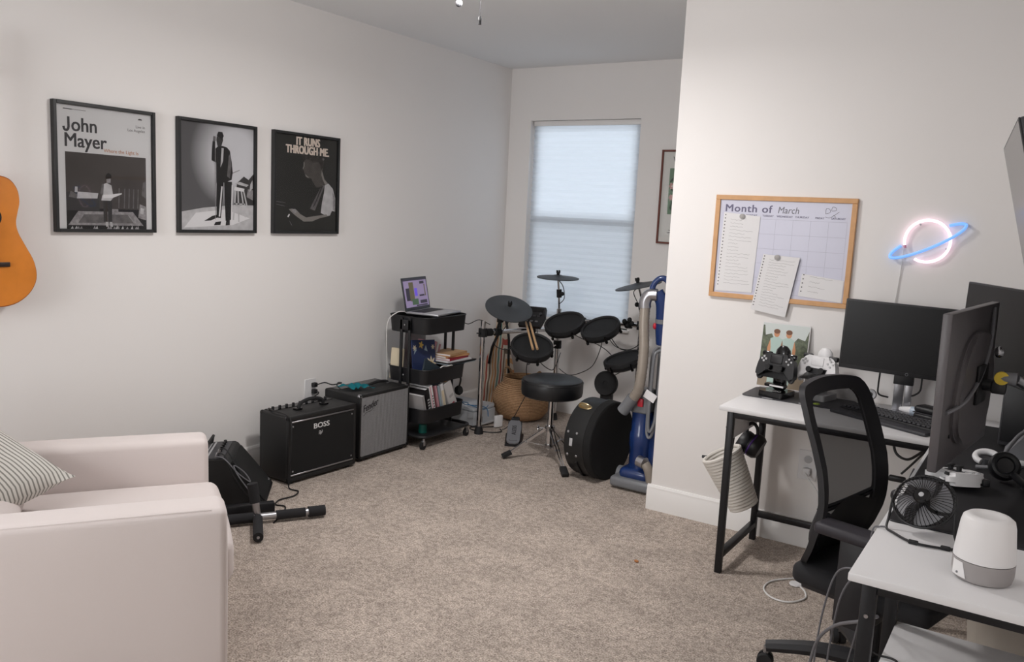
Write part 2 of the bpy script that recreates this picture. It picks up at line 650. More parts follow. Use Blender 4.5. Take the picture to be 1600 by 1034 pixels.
def poster(y0, y1, z0, z1, label, back):
    """frame against the left wall; returns thing and print matrix (u = +y, v = +z, n = +x)"""
    t = thing('framed_poster', label, 'poster', (XL, (y0 + y1) / 2, z0), 0, 'framed music posters on the wall')
    D, Wd = .028, .016
    g = G()
    g.box(XL, XL + D, y0, y0 + Wd, z0, z1, .0015, 1).box(XL, XL + D, y1 - Wd, y1, z0, z1, .0015, 1)
    g.box(XL, XL + D, y0 + Wd, y1 - Wd, z0, z0 + Wd, .0015, 1).box(XL, XL + D, y0 + Wd, y1 - Wd, z1 - Wd, z1, .0015, 1)
    part('frame', g, 'frame_black', t, True)
    part('print_sheet', G().box(XL + .004, XL + .012, y0 + Wd, y1 - Wd, z0 + Wd, z1 - Wd), back, t, True)
    part('glass', G(axes((XL + .0185, y0 + Wd, z0 + Wd), (0, 1, 0), (0, 0, 1), (1, 0, 0))).flat([(0, 0), (y1 - y0 - 2 * Wd, 0), (y1 - y0 - 2 * Wd, z1 - z0 - 2 * Wd), (0, z1 - z0 - 2 * Wd)]), 'picture_glass', t, True, keep=True)
    w, h = y1 - y0 - 2 * Wd, z1 - z0 - 2 * Wd
    M = axes((XL + .0122, y0 + Wd, z0 + Wd), (0, 1, 0), (0, 0, 1), (1, 0, 0))
    return t, M, w, h

def scaled(pts, w, h):
    return [(u * w, v * h) for u, v in pts]

# --- first poster: white sheet, big lettering, stage photograph
t, M, w, h = poster(2.11, 2.625, 1.41, 2.012, 'framed white poster reading John Mayer above a dark stage photograph', 'poster_white')
g = G(M)
def P_(tone, pts, z=.0004):
    g.mi = tone
    g.flat(scaled(pts, w, h), z)
g.mi = 6
g.flat(scaled([(.085, 0), (.935, 0), (.935, .625), (.085, .625)], w, h), .0001)
P_(0, [(.085, .0), (.935, .0), (.935, .17), (.085, .17)], .0002)
P_(1, [(.085, .15), (.42, .15), (.42, .3), (.085, .3)], .0003)
P_(3, [(.1, .03), (.2, .145), (.78, .15), (.9, .03)], .0004)          # rug
P_(2, [(.2, .05), (.26, .12), (.72, .125), (.79, .05)], .0005)
P_(4, [(.19, .25), (.4, .255), (.41, .30), (.2, .305)], .0005)
P_(2, [(.11, .26), (.19, .25), (.2, .28), (.13, .31)], .0005)
P_(4, [(.17, .3), (.2, .3), (.2, .345), (.175, .345)], .0005)
for u0 in (.62, .68, .73, .78, .83):                                   # stage gear
    P_(2, [(u0, .18), (u0 + .012, .18), (u0 + .02, .35), (u0 + .008, .35)], .0005)
P_(3, [(.84, .1), (.93, .08), (.93, .2), (.86, .22)], .0006)
P_(4, [(.86, .14), (.9, .13), (.91, .18), (.87, .19)], .0007)
P_(2, [(.88, .3), (.93, .27), (.93, .42), (.9, .41)], .0005)
P_(3, [(.55, .13), (.62, .13), (.62, .17), (.55, .17)], .0006)
P_(1, [(.46, .06), (.5, .06), (.505, .22), (.51, .06), (.55, .06), (.555, .25), (.46, .25)], .0008)   # musician
P_(4, [(.44, .24), (.47, .38), (.5, .39), (.55, .37), (.57, .27), (.54, .24)], .0009)
P_(2, [(.43, .3), (.45, .38), (.47, .38), (.46, .28)], .001)
P_(3, [(.5, .39), (.54, .39), (.545, .435), (.52, .45), (.495, .43)], .001)
P_(0, [(.49, .42), (.55, .43), (.55, .46), (.52, .475), (.49, .455)], .0011)
P_(5, [(.46, .26), (.56, .265), (.66, .3), (.66, .31), (.55, .295), (.46, .29)], .0012)
P_(4, [(.485, .02), (.505, .02), (.51, .06), (.48, .06)], .001)
P_(4, [(.53, .02), (.56, .02), (.55, .06), (.525, .06)], .001)
for k in range(26):
    u = .1 + .03 * k + random.uniform(-.01, .01)
    P_(random.choice([0, 3, 4]), [(u, .0), (u + .03, .0), (u + .02, .02 + .02 * random.random())], .0011 + .00001 * k)
part('stage_photograph', g, TONES + ['poster_dark'], t, True, smooth=0, keep=True)
text('ohn', h * .158, M @ T(.150 * w, .795 * h, .0003), 'glyph_dark', t, True, bold=.0016, xs=.92)
text('Mayer', h * .158, M @ T(.075 * w, .668 * h, .0003), 'glyph_dark', t, True, bold=.0016, xs=.92)
part('lettering', G(M).stroke([(.126 * w, .905 * h), (.126 * w, .86 * h), (.126 * w, .825 * h), (.118 * w, .803 * h), (.101 * w, .796 * h), (.084 * w, .803 * h), (.077 * w, .825 * h)], .0115, .0003, 5), 'glyph_dark', t, True, smooth=0, keep=True)
text('Where the Light Is', h * .042, M @ T(.475 * w, .645 * h, .0003), 'ink_orange', t, True)
text('Live in\nLos Angeles', h * .034, M @ T(.93 * w, .875 * h, .0003), 'tone_55', t, True, align='RIGHT')
g = G(M)
g.flat(scaled([(.85, .945), (.9, .945), (.89, .957), (.86, .957)], w, h), .0003)
part('printed_crest', g, 'tone_35', t, True, smooth=0, keep=True)
g = G(M)
g.mi = 0
g.flat(scaled([(.075, .962), (.16, .962), (.16, .969), (.075, .969)], w, h), .0003)
g.mi = 1
g.flat(scaled([(.16, .963), (.3, .963), (.3, .968), (.16, .968)], w, h), .0003)
part('printed_mark', g, ['tone_35', 'tone_70'], t, True, smooth=0, keep=True)

# --- second poster: singer in a suit under a spotlight
def spot_print():
    m = bpy.data.materials.new('concert_print')
    m.use_nodes = True
    nt = m.node_tree
    p = nt.nodes['Principled BSDF']
    p.inputs['Roughness'].default_value = .85
    tc = nt.nodes.new('ShaderNodeTexCoord')
    mp = nt.nodes.new('ShaderNodeMapping')
    mp.inputs['Location'].default_value = (0, -3.13, -1.83)
    mp.inputs['Scale'].default_value = (0, 1, 1)
    gr = nt.nodes.new('ShaderNodeTexGradient'); gr.gradient_type = 'SPHERICAL'
    sc = nt.nodes.new('ShaderNodeVectorMath'); sc.operation = 'SCALE'; sc.inputs['Scale'].default_value = 3.3
    nt.links.new(tc.outputs['Object'], mp.inputs[0]); nt.links.new(mp.outputs[0], sc.inputs[0]); nt.links.new(sc.outputs[0], gr.inputs[0])
    r = nt.nodes.new('ShaderNodeValToRGB')
    r.color_ramp.elements[0].color = lin('5f5e60'); r.color_ramp.elements[1].color = lin('d4d4d8')
    r.color_ramp.elements[0].position = .02; r.color_ramp.elements[1].position = .55
    nt.links.new(gr.outputs['Fac'], r.inputs[0]); nt.links.new(r.outputs[0], p.inputs['Base Color'])
    MATS['concert_print'] = m
spot_print()
t, M, w, h = poster(2.757, 3.268, 1.411, 2.012, 'framed black and white photograph of a singer in a dark suit', 'concert_print')
g = G(M)
P_(1, [(.74, .25), (.999, .25), (.999, .56), (.93, .50), (.86, .53), (.76, .46)], .0007)
P_(4, [(.001, .001), (.999, .001), (.999, .25), (.7, .245), (.3, .21), (.001, .165)], .0008)
P_(5, [(.05, .02), (.7, .05), (.95, .12), (.6, .2), (.2, .16)], .0009)
P_(0, [(.31, .085), (.40, .09), (.50, .125), (.50, .15), (.42, .135)], .0011)          # shoes
P_(0, [(.44, .045), (.53, .05), (.54, .085), (.46, .075)], .0011)
P_(0, [(.60, .045), (.66, .05), (.66, .10), (.61, .10)], .0011)
P_(0, [(.475, .12), (.535, .115), (.56, .30), (.575, .47), (.48, .47)], .0012)          # legs
P_(0, [(.60, .09), (.675, .10), (.69, .30), (.69, .47), (.58, .47)], .0012)
P_(5, [(.505, .13), (.525, .13), (.545, .30), (.56, .42), (.54, .42)], .0013)
P_(5, [(.675, .12), (.69, .12), (.70, .30), (.70, .44), (.685, .44)], .0013)
P_(0, [(.475, .45), (.47, .66), (.45, .765), (.50, .80), (.56, .805), (.62, .795), (.66, .765), (.685, .66), (.70, .56), (.685, .49), (.6, .46)], .0014)
P_(4, [(.53, .60), (.545, .785), (.575, .785), (.565, .66)], .0015)
P_(2, [(.62, .52), (.645, .72), (.665, .74), (.68, .62), (.66, .5)], .0015)
P_(0, [(.41, .66), (.415, .76), (.425, .84), (.455, .85), (.46, .75), (.50, .72), (.48, .64)], .0016)
P_(2, [(.43, .835), (.465, .845), (.465, .885), (.435, .89)], .0017)
P_(1, [(.49, .80), (.54, .795), (.565, .86), (.56, .905), (.52, .915), (.48, .885), (.475, .855)], .0017)
P_(0, [(.48, .895), (.51, .885), (.55, .86), (.575, .90), (.555, .935), (.50, .935)], .0018)
P_(3, [(.455, .1), (.462, .1), (.462, .84), (.455, .84)], .0018)
for a, b in (((.70, .10), (.735, .40)), ((.78, .08), (.765, .40)), ((.87, .13), (.81, .40)), ((.91, .2), (.845, .39))):   # stool
    P_(4, [(a[0], a[1]), (a[0] + .02, a[1]), (b[0] + .02, b[1]), (b[0], b[1])], .0013)
P_(5, [(.715, .39), (.86, .38), (.87, .41), (.73, .425)], .0014)
P_(4, [(.72, .25), (.88, .25), (.88, .265), (.72, .265)], .0013)
P_(4, [(.73, .455), (.9, .43), (.93, .45), (.8, .475)], .0012)
P_(3, [(.9, .33), (.99, .30), (.995, .40), (.92, .41)], .0012)
P_(4, [(.94, .38), (.99, .42), (.985, .5), (.955, .46)], .0013)
P_(3, [(.70, .55), (.80, .585), (.80, .592), (.70, .56)], .0012)
part('concert_photograph', g, TONES, t, True, smooth=0, keep=True)

# --- third poster: black sheet, cream lettering, man in profile
t, M, w, h = poster(3.39, 3.925, 1.411, 2.012, 'framed black poster reading IT RUNS THROUGH ME over a profile portrait', 'poster_black')
g = G(M)
mat('p3_skin', '54504d', .85, var=(30, .2)); mat('p3_hair', '3b3836', .85, var=(60, .5)); mat('p3_lit', '8d8985', .85)
P3 = TONES + ['p3_skin', 'p3_hair', 'p3_lit']
P_(6, [(.475, .60), (.485, .575), (.52, .565), (.575, .565), (.60, .53), (.66, .47), (.82, .50), (.78, .57), (.755, .64), (.77, .72), (.72, .80), (.60, .81), (.49, .785), (.455, .735), (.447, .69), (.43, .655), (.452, .643), (.455, .625), (.465, .61)], .0003)
P_(7, [(.415, .77), (.43, .82), (.50, .862), (.60, .875), (.70, .86), (.775, .81), (.785, .74), (.76, .69), (.735, .66), (.72, .72), (.68, .745), (.60, .735), (.53, .765), (.46, .755)], .0004)
for k in range(22):
    a = random.uniform(-.2, PI + .1)
    cu, cv = .60 + .17 * math.cos(a), .79 + .065 * math.sin(a)
    P_(random.choice([7, 6, 2]), [(cu - .02, cv), (cu, cv - .015), (cu + .022, cv), (cu, cv + .017)], .0005 + k * .00001)
P_(8, [(.447, .735), (.462, .725), (.463, .69), (.446, .66), (.432, .655), (.447, .69)], .0007)
P_(8, [(.47, .605), (.49, .58), (.53, .568), (.53, .578), (.495, .595)], .0007)
P_(8, [(.745, .66), (.765, .63), (.79, .57), (.85, .525), (.81, .505), (.765, .56), (.74, .61)], .0007)
P_(4, [(.80, .50), (.86, .525), (.94, .47), (.985, .36), (.985, .22), (.93, .225), (.90, .175), (.84, .165), (.74, .20), (.76, .32), (.79, .42)], .0006)
P_(3, [(.93, .45), (.985, .35), (.985, .22), (.95, .24), (.945, .35)], .0008)
P_(2, [(.56, .24), (.60, .30), (.72, .46), (.76, .50), (.80, .50), (.72, .36), (.64, .22)], .0009)
P_(1, [(.6, .25), (.64, .28), (.77, .49), (.75, .50), (.66, .34)], .001)
P_(8, [(.30, .175), (.34, .155), (.46, .10), (.60, .105), (.72, .14), (.86, .165), (.84, .185), (.66, .165), (.50, .145), (.40, .18), (.34, .225), (.27, .235), (.22, .225)], .0011)
P_(3, [(.27, .22), (.32, .235), (.35, .20), (.30, .175)], .0012)
P_(5, [(.215, .14), (.24, .17), (.225, .18), (.2, .15)], .0012)
P_(3, [(.26, .065), (.28, .05), (.24, .10), (.23, .11)], .0012)
P_(2, [(.03, .30), (.17, .29), (.17, .295), (.03, .306)], .0003)
P_(2, [(.03, .27), (.16, .255), (.16, .26), (.03, .276)], .0003)
part('portrait_photograph', g, P3, t, True, smooth=0, keep=True)
text('IT RUNS', h * .118, M @ T(.515 * w, .905 * h, .002), 'ink_cream', t, True, bold=.0035, xs=.74, align='CENTER', space=1.06)
text('THROUGH ME.', h * .118, M @ T(.515 * w, .815 * h, .002), 'ink_cream', t, True, bold=.0035, xs=.74, align='CENTER', space=1.06)

# ================================================================ guitar on the left wall
gt = thing('acoustic_guitar', 'orange acoustic guitar hanging on the wall left of the posters', 'guitar', (XL, 1.788, 1.09))
half = [(0, 1.088), (.085, 1.097), (.15, 1.14), (.184, 1.205), (.176, 1.28), (.142, 1.35), (.112, 1.41), (.104, 1.455), (.112, 1.50), (.121, 1.545), (.112, 1.60), (.075, 1.643), (0, 1.655)]
outl = [(y, z) for y, z in half] + [(-y, z) for y, z in reversed(half[1:-1])]
outl = [(p.x, p.y) for p in cat([(a, b, 0) for a, b in outl], 4, True)]
MG = axes((0, 1.788, 0), (0, 1, 0), (0, 0, 1), (1, 0, 0))
mat('guitar_top', 'd98432', 0.3, var=(7, .12), coat=.4)
mat('guitar_side', 'a8561d', 0.3, coat=.4)
mat('rosewood', '2a1a14', 0.5)
mat('bone', 'd9d3c2', 0.5)
part('body', G(MG).poly(outl, XL + .012, XL + .106), 'guitar_side', gt, True, smooth=30)
part('soundboard', G(MG).poly([(y * .985, 1.37 + (z - 1.37) * .985) for y, z in outl], XL + .104, XL + .109), 'guitar_top', gt, True)
part('bridge', G(MG).box(-.075, .069, 1.263, 1.283, XL + .109, XL + .117, .002), 'rosewood', gt, True)
part('soundhole', G(MG).lathe([(0, XL + .1093), (.044, XL + .1093)], 24, T(0, 1.475, 0)), 'black_matte', gt, True)
part('neck', G(MG).box(-.026, .026, 1.55, 2.08, XL + .085, XL + .108, .006), 'guitar_side', gt, True)
part('fretboard', G(MG).box(-.026, .026, 1.53, 2.08, XL + .109, XL + .115), 'rosewood', gt, True)
hd = part('headstock', G(MG).poly([(-.028, 2.08), (.028, 2.08), (.037, 2.26), (-.037, 2.26)], XL + .08, XL + .1), 'guitar_side', gt, True)
for k in range(6):
    s = -1 if k < 3 else 1
    z = 2.12 + (k % 3) * .045
    part('tuning_peg', G(MG).cyl((s * .032, z, XL + .09), (s * .055, z, XL + .09), .006, .009, 10), 'bone', hd, True)
    u = -.02 + .008 * k
    part('string', G(MG).tube([(u, 1.273, XL + .119), (u, 2.09, XL + .117)], .0006, 4, smooth=False), 'steel', gt, True)
part('wall_hanger', G(MG).box(-.03, .03, 2.05, 2.11, XL, XL + .012, .003).tube([(-.034, 2.085, XL + .13), (-.034, 2.08, XL + .06), (0, 2.08, XL), (.034, 2.08, XL + .06), (.034, 2.085, XL + .13)], .006, 8), 'black_satin', gt, True)

# ================================================================ armchair (arms run along local +Y, front at y = 0)
mat('cream_linen', 'e0d6d3', 0.95, bump=(420, 0.25, 0.0015), sheen=.2)
AZ = math.radians(-33)
ac = thing('armchair', 'cream linen slipcovered armchair in the lower left corner', 'armchair', (-2.60, 1.99, 0), AZ)
def pillow_box(g, x0, x1, y0, y1, z0, z1, bev, puff=0, seg=5):
    tb = bmesh.new()
    bmesh.ops.create_cube(tb, size=1)
    for v in tb.verts:
        v.co = Vector(((x0 + x1) / 2 + v.co.x * (x1 - x0), (y0 + y1) / 2 + v.co.y * (y1 - y0), (z0 + z1) / 2 + v.co.z * (z1 - z0)))
    bmesh.ops.bevel(tb, geom=tb.edges[:], offset=bev, segments=seg, affect='EDGES', profile=0.5)
    bmesh.ops.subdivide_edges(tb, edges=[e for e in tb.edges if e.calc_length() > .12], cuts=6, use_grid_fill=True)
    cx, cy, cz = (x0 + x1) / 2, (y0 + y1) / 2, (z0 + z1) / 2
    for v in tb.verts:
        a, b, c = (v.co.x - cx) / (x1 - x0) * 2, (v.co.y - cy) / (y1 - y0) * 2, (v.co.z - cz) / (z1 - z0) * 2
        k = puff
        v.co.z += k * c * (1 - a * a) * (1 - b * b)
        v.co.y += k * .6 * b * (1 - a * a) * (1 - c * c)
    return g.merge(tb)
AW, AH, AD = 1.0, .60, 1.06
part('base', pillow_box(G(), -AW / 2 + .06, AW / 2 - .06, -AD, -.03, .015, .27, .02), 'cream_linen', ac)
for s in (-1, 1):
    x0, x1 = (AW / 2 - .15, AW / 2) if s > 0 else (-AW / 2, -AW / 2 + .15)
    arm = part('arm', pillow_box(G(), x0, x1, -AD, 0, .012, AH, .028, .006), 'cream_linen', ac)
    g = G()
    xo = x1 + .0005 if s > 0 else x0 - .0005
    xi = xo - s * .012
    g.tube([(xi, -AD + .03, AH - .006), (xi, -AD * .5, AH - .006), (xi, -.10, AH - .006), (xi, -.05, AH - .010), (xi, -.02, AH - .03), (xi, -.008, AH - .07), (xi, -.006, AH * .5), (xi, -.006, .03)], .0035, 6, 4)
    part('piping', g, 'cream_linen', arm)
part('seat_cushion', pillow_box(G(), -AW / 2 + .152, AW / 2 - .152, -.86, .035, .26, .425, .04, .022), 'cream_linen', ac)
part('back_frame', pillow_box(G(), -AW / 2 + .02, AW / 2 - .02, -AD - .12, -AD + .1, .012, .84, .04, .01), 'cream_linen', ac)
part('back_cushion', pillow_box(G(), -AW / 2 + .155, AW / 2 - .155, -.95, -.66, .42, .535, .05, .02), 'cream_linen', ac)

# striped scatter cushion lying on the chair
def stripes(name, base, dark, scale, axis='X', dist=1.5, thick=.62):
    m = bpy.data.materials.new(name)
    m.use_nodes = True
    nt = m.node_tree
    p = nt.nodes['Principled BSDF']
    p.inputs['Roughness'].default_value = .95
    tc = nt.nodes.new('ShaderNodeTexCoord')
    w_ = nt.nodes.new('ShaderNodeTexWave')
    w_.bands_direction = axis
    w_.inputs['Scale'].default_value = scale
    w_.inputs['Distortion'].default_value = dist
    w_.inputs['Detail'].default_value = 1
    w_.inputs['Detail Scale'].default_value = .6
    nt.links.new(tc.outputs['Object'], w_.inputs['Vector'])
    r = nt.nodes.new('ShaderNodeValToRGB')
    e = r.color_ramp.elements
    e[0].position, e[0].color = thick, lin(base)
    e[1].position, e[1].color = thick + .1, lin(dark)
    nt.links.new(w_.outputs['Fac'], r.inputs[0])
    nt.links.new(r.outputs[0], p.inputs['Base Color'])
    MATS[name] = m
stripes('cushion_stripe', 'd9d6d0', '8b8982', 21, 'Y', 1.1, .66)
g = G()
S = .255
def pf(sgn):
    def f(u, v):
        a, b = u * 2 - 1, v * 2 - 1
        q = (1 - a ** 4) * (1 - b ** 4)
        c = 1 - .10 * (1 - abs(b) ** 2) * abs(a) ** 6
        d = 1 - .10 * (1 - abs(a) ** 2) * abs(b) ** 6
        return Vector((a * S * c, b * S * d, sgn * .075 * max(q, 0) ** .6))
    return f
g.surf(pf(1), 17, 17).surf(pf(-1), 17, 17)
bmesh.ops.remove_doubles(g.bm, verts=g.bm.verts[:], dist=.0005)
pil = addmesh('scatter_cushion', g.finish('scatter_cushion', 60), 'cushion_stripe')
setp(pil, 'grey and white striped scatter cushion lying on the cream armchair', 'cushion')

# ================================================================ guitar amplifiers along the left wall
def corner_caps(g, xs, ys, zs, r=.017):
    for x in xs:
        for y in ys:
            for z in zs:
                g.ell((x, y, z), r, r, r, 10)

a1 = thing('guitar_amplifier', 'black combo amplifier with BOSS logo and strap handle on top', 'amplifier', (-3.515, 3.447, 0), math.radians(-2.5), 'combo amplifiers against the wall')
Wd, Dp, Hh = .262, .255, .398
body = part('cabinet', G().box(-Dp, -.004, -Wd, Wd, .014, Hh, .012, 3), 'black_tolex', a1)
g = G()
g.box(-.022, .004, -Wd, -Wd + .022, .014, Hh, .007).box(-.022, .004, Wd - .022, Wd, .014, Hh, .007)
g.box(-.022, .004, -Wd, Wd, Hh - .026, Hh, .007).box(-.022, .004, -Wd, Wd, .014, .04, .007)
part('front_bezel', g, 'black_tolex', body)
part('grille_cloth', G().box(-.006, .001, -Wd + .02, Wd - .02, .035, Hh - .02), 'grille_black', a1)
for z in (.052, Hh - .034):
    part('silver_trim', G().box(.0005, .004, -Wd + .022, Wd - .022, z - .004, z + .004, .001, 1), 'steel', a1)
for y in (-Wd + .036, Wd - .036):
    for z in (.075, Hh - .06):
        part('rivet', G().ell((.002, y, z), .003, .0055, .0055, 10), 'steel', a1)
MF = axes((.0012, 0, 0), (0, 1, 0), (0, 0, 1), (1, 0, 0))
bb = text('BOSS', .043, MF @ T(-.015, Hh - .098, .001), 'glyph_white', a1, bold=.0012, xs=1.25, align='CENTER', name='logo_lettering')
g = G(MF)
g.stroke([(-.034, Hh - .118), (-.02, Hh - .120), (-.022, Hh - .128), (-.036, Hh - .137)], .0028, .001)
g.stroke([(-.036, Hh - .126), (-.012, Hh - .129)], .0028, .001, 1)
g.stroke([(-.012, Hh - .116), (-.008, Hh - .124), (-.019, Hh - .140)], .0028, .001)
g.stroke([(-.026, Hh - .130), (-.024, Hh - .142)], .0028, .001, 1)
part('logo_emblem', g, 'glyph_white', a1, smooth=0, keep=True)
part('control_panel', G().box(-Dp + .015, -Dp + .075, -Wd + .03, Wd - .03, Hh - .002, Hh + .003), 'black_gloss', a1)
for k in range(9):
    y = -.2 + .05 * k
    part('knob', G().cyl((-Dp + .045, y, Hh + .003), (-Dp + .045, y, Hh + .017), .009, .008, 12), 'black_satin', a1)
hd = part('handle', G().tube([(-.11, -.095, Hh + .004), (-.11, -.082, Hh + .034), (-.11, -.03, Hh + .05), (-.11, .03, Hh + .05), (-.11, .082, Hh + .034), (-.11, .095, Hh + .004)], .011, 8), 'rubber', a1)
for y in (-.1, .1):
    part('handle_mount', G().box(-.128, -.092, y - .022, y + .022, Hh, Hh + .012, .003), 'black_gloss', hd)
g = G()
corner_caps(g, (-Dp + .014, -.014), (-Wd + .013, Wd - .013), (.03, Hh - .013), .0155)
part('corner_protectors', g, 'black_gloss', body)
for x in (-Dp + .04, -.03):
    for y in (-Wd + .04, Wd - .04):
        part('foot', G().cyl((x, y, 0), (x, y, .016), .016, .018, 12), 'rubber', a1)

a2 = thing('guitar_amplifier', 'black combo amplifier with silver grille cloth and teal cloth on top', 'amplifier', (-3.528, 4.002, 0), 0, 'combo amplifiers against the wall')
Wd, Dp, Hh = .236, .31, .432
m = bpy.data.materials.new('silver_cloth')
m.use_nodes = True
nt = m.node_tree
p = nt.nodes['Principled BSDF']
p.inputs['Roughness'].default_value = .7
tc = nt.nodes.new('ShaderNodeTexCoord')
wv = nt.nodes.new('ShaderNodeTexWave'); wv.bands_direction = 'Y'; wv.inputs['Scale'].default_value = 28; wv.inputs['Distortion'].default_value = .8
nz = nt.nodes.new('ShaderNodeTexNoise'); nz.inputs['Scale'].default_value = 320
nt.links.new(tc.outputs['Object'], wv.inputs[0]); nt.links.new(tc.outputs['Object'], nz.inputs['Vector'])
mx = nt.nodes.new('ShaderNodeMixRGB'); mx.inputs[0].default_value = .5
nt.links.new(wv.outputs['Fac'], mx.inputs[1]); nt.links.new(nz.outputs['Fac'], mx.inputs[2])
r = nt.nodes.new('ShaderNodeValToRGB')
r.color_ramp.elements[0].color = lin('5a5a5c'); r.color_ramp.elements[1].color = lin('a6a6a8')
r.color_ramp.elements[0].position = .2; r.color_ramp.elements[1].position = .85
nt.links.new(mx.outputs[0], r.inputs[0]); nt.links.new(r.outputs[0], p.inputs['Base Color'])
MATS['silver_cloth'] = m
body = part('cabinet', G().box(-Dp, -.006, -Wd, Wd, .016, Hh, .012, 3), 'black_tolex', a2)
g = G()
g.box(-.024, .004, -Wd, -Wd + .016, .016, Hh, .006).box(-.024, .004, Wd - .016, Wd, .016, Hh, .006)
g.box(-.024, .004, -Wd, Wd, Hh - .02, Hh, .006).box(-.024, .004, -Wd, Wd, .016, .036, .006)
part('front_bezel', g, 'black_tolex', body)
part('grille_cloth', G().box(-.008, .001, -Wd + .015, Wd - .015, .034, Hh - .018), 'silver_cloth', a2)
MF = axes((.0012, 0, 0), (0, 1, 0), (0, 0, 1), (1, 0, 0))
text('Fender', .062, MF @ T(-Wd + .03, Hh - .115, .0008) @ R(14, 'Z'), 'glyph_dark', a2, bold=.001, xs=.8, shear=.35, name='logo_lettering')
part('logo_flourish', G(MF).stroke([(-Wd + .035, Hh - .135), (-Wd + .06, Hh - .118), (-Wd + .10, Hh - .112), (-Wd + .125, Hh - .098)], .003, .0008), 'glyph_dark', a2, smooth=0, keep=True)
for y in (-Wd + .012, Wd - .012):
    for z in (.03, Hh - .012):
        part('corner_protector', G().ell((-.012, y, z), .018, .016, .016, 12), 'steel' if z > .1 else 'black_gloss', a2)
part('control_panel', G().box(-Dp + .02, -Dp + .10, -Wd + .03, Wd - .03, Hh - .002, Hh + .002), 'black_gloss', a2)
part('handle', G().tube([(-.15, -.005, Hh + .003), (-.15, .01, Hh + .012), (-.15, .09, Hh + .02), (-.15, .17, Hh + .012), (-.15, .185, Hh + .003)], .010, 8), 'rubber', a2)
for y in (-.005, .185):
    part('handle_plate', G().box(-.168, -.132, y - .02, y + .02, Hh, Hh + .006, .002), 'steel', a2)
for x in (-Dp + .04, -.035):
    for y in (-Wd + .04, Wd - .04):
        part('foot', G().cyl((x, y, 0), (x, y, .018), .018, .02, 12), 'rubber', a2)
mat('teal_cloth', '1f93a0', 0.85, bump=(200, .3, .002))
g = G()
def tf(u, v):
    a, b = u * 2 - 1, v * 2 - 1
    ww = .05 + .03 * abs(a) ** 1.2
    return Vector((-3.68 + b * ww + .03 * a, 3.885 + a * .065, Hh + .012 + .016 * math.sin(5 * a + 2 * b) ** 2 + .014 * (1 - a * a) * (1 - b * b)))
g.surf(tf, 21, 9)
tm = bmesh.ops.solidify(g.bm, geom=g.bm.faces[:], thickness=.004)
solo('teal_cloth', g, 'teal_cloth', 'crumpled teal cloth on top of the silver grille amplifier', 'cloth', smooth=60, base=(-3.68, 3.885, Hh))

# wedge shaped keyboard amplifier beside the armchair: grille faces local +Y
wd = thing('monitor_speaker', 'small black wedge amplifier with knobs on top behind the armchair', 'speaker', (-3.47, 3.00, 0), math.radians(-47))
prof = [(-.36, .0), (0, 0), (.004, .02), (-.185, .255), (-.20, .262), (-.34, .255), (-.36, .24)]
MX = axes((0, 0, 0), (0, 1, 0), (0, 0, 1), (1, 0, 0))
part('cabinet', G(MX).poly(prof, -.18, .18), 'black_tolex', wd)
n_ = Vector((0, .235, .189)).normalized()
gm = axes((0, -.0905, .1375), (1, 0, 0), Vector((0, -.189, .235)).normalized(), n_)
part('grille', G(gm).box(-.165, .165, -.135, .13, .001, .009, .003), 'grille_black', wd)
part('badge', G(gm).stroke([(-.145, -.118), (-.138, -.106), (-.13, -.116), (-.118, -.108)], .004, .0096), 'light_grey', wd, smooth=0, keep=True)
pm = axes((0, -.27, .2605), (1, 0, 0), Vector((0, 1, .05)).normalized(), Vector((0, -.05, 1)).normalized())
part('control_panel', G(pm).box(-.16, .16, -.055, .06, -.002, .004, .001, 1), 'dark_grey', wd)
for k in range(7):
    part('knob', G(pm).cyl((-.13 + k * .042, .025, .004), (-.13 + k * .042, .025, .02), .010, .008, 12), 'black_gloss', wd)
part('panel_print', G(pm).flat([(-.15, -.03), (.15, -.03), (.15, -.02), (-.15, -.02)], .0045).flat([(-.15, -.045), (.05, -.045), (.05, -.04), (-.15, -.04)], .0045), 'light_grey', wd, smooth=0, keep=True)
part('handle', G().tube([(-.13, -.32, .25), (-.12, -.31, .30), (0, -.29, .335), (.12, -.31, .30), (.13, -.32, .25)], .008, 8), 'rubber', wd)
for k, (x, pts) in enumerate(((.12, [(.12, -.245, .262), (.12, -.235, .30), (.14, -.2, .305), (.17, -.14, .22), (.20, -.06, .1), (.23, .0, .02)]), (.15, [(.15, -.25, .262), (.155, -.24, .29), (.175, -.2, .28), (.205, -.15, .18), (.21, -.08, .08), (.19, .03, .008)]))):
    part('jack_plug', G().cyl(pts[0], pts[1], .008, .008, 10), 'steel', wd)
    part('signal_cable', G().tube(pts[1:], .0035, 6), 'cable_black', wd)
part('coiled_cable', G().tube([(.165, -.25, .275), (.19, -.20, .27), (.21, -.13, .20), (.20, -.07, .15), (.195, -.10, .20), (.21, -.15, .24), (.225, -.12, .18), (.225, -.04, .07), (.23, .02, .01)], .0032, 6), 'cable_grey', wd)

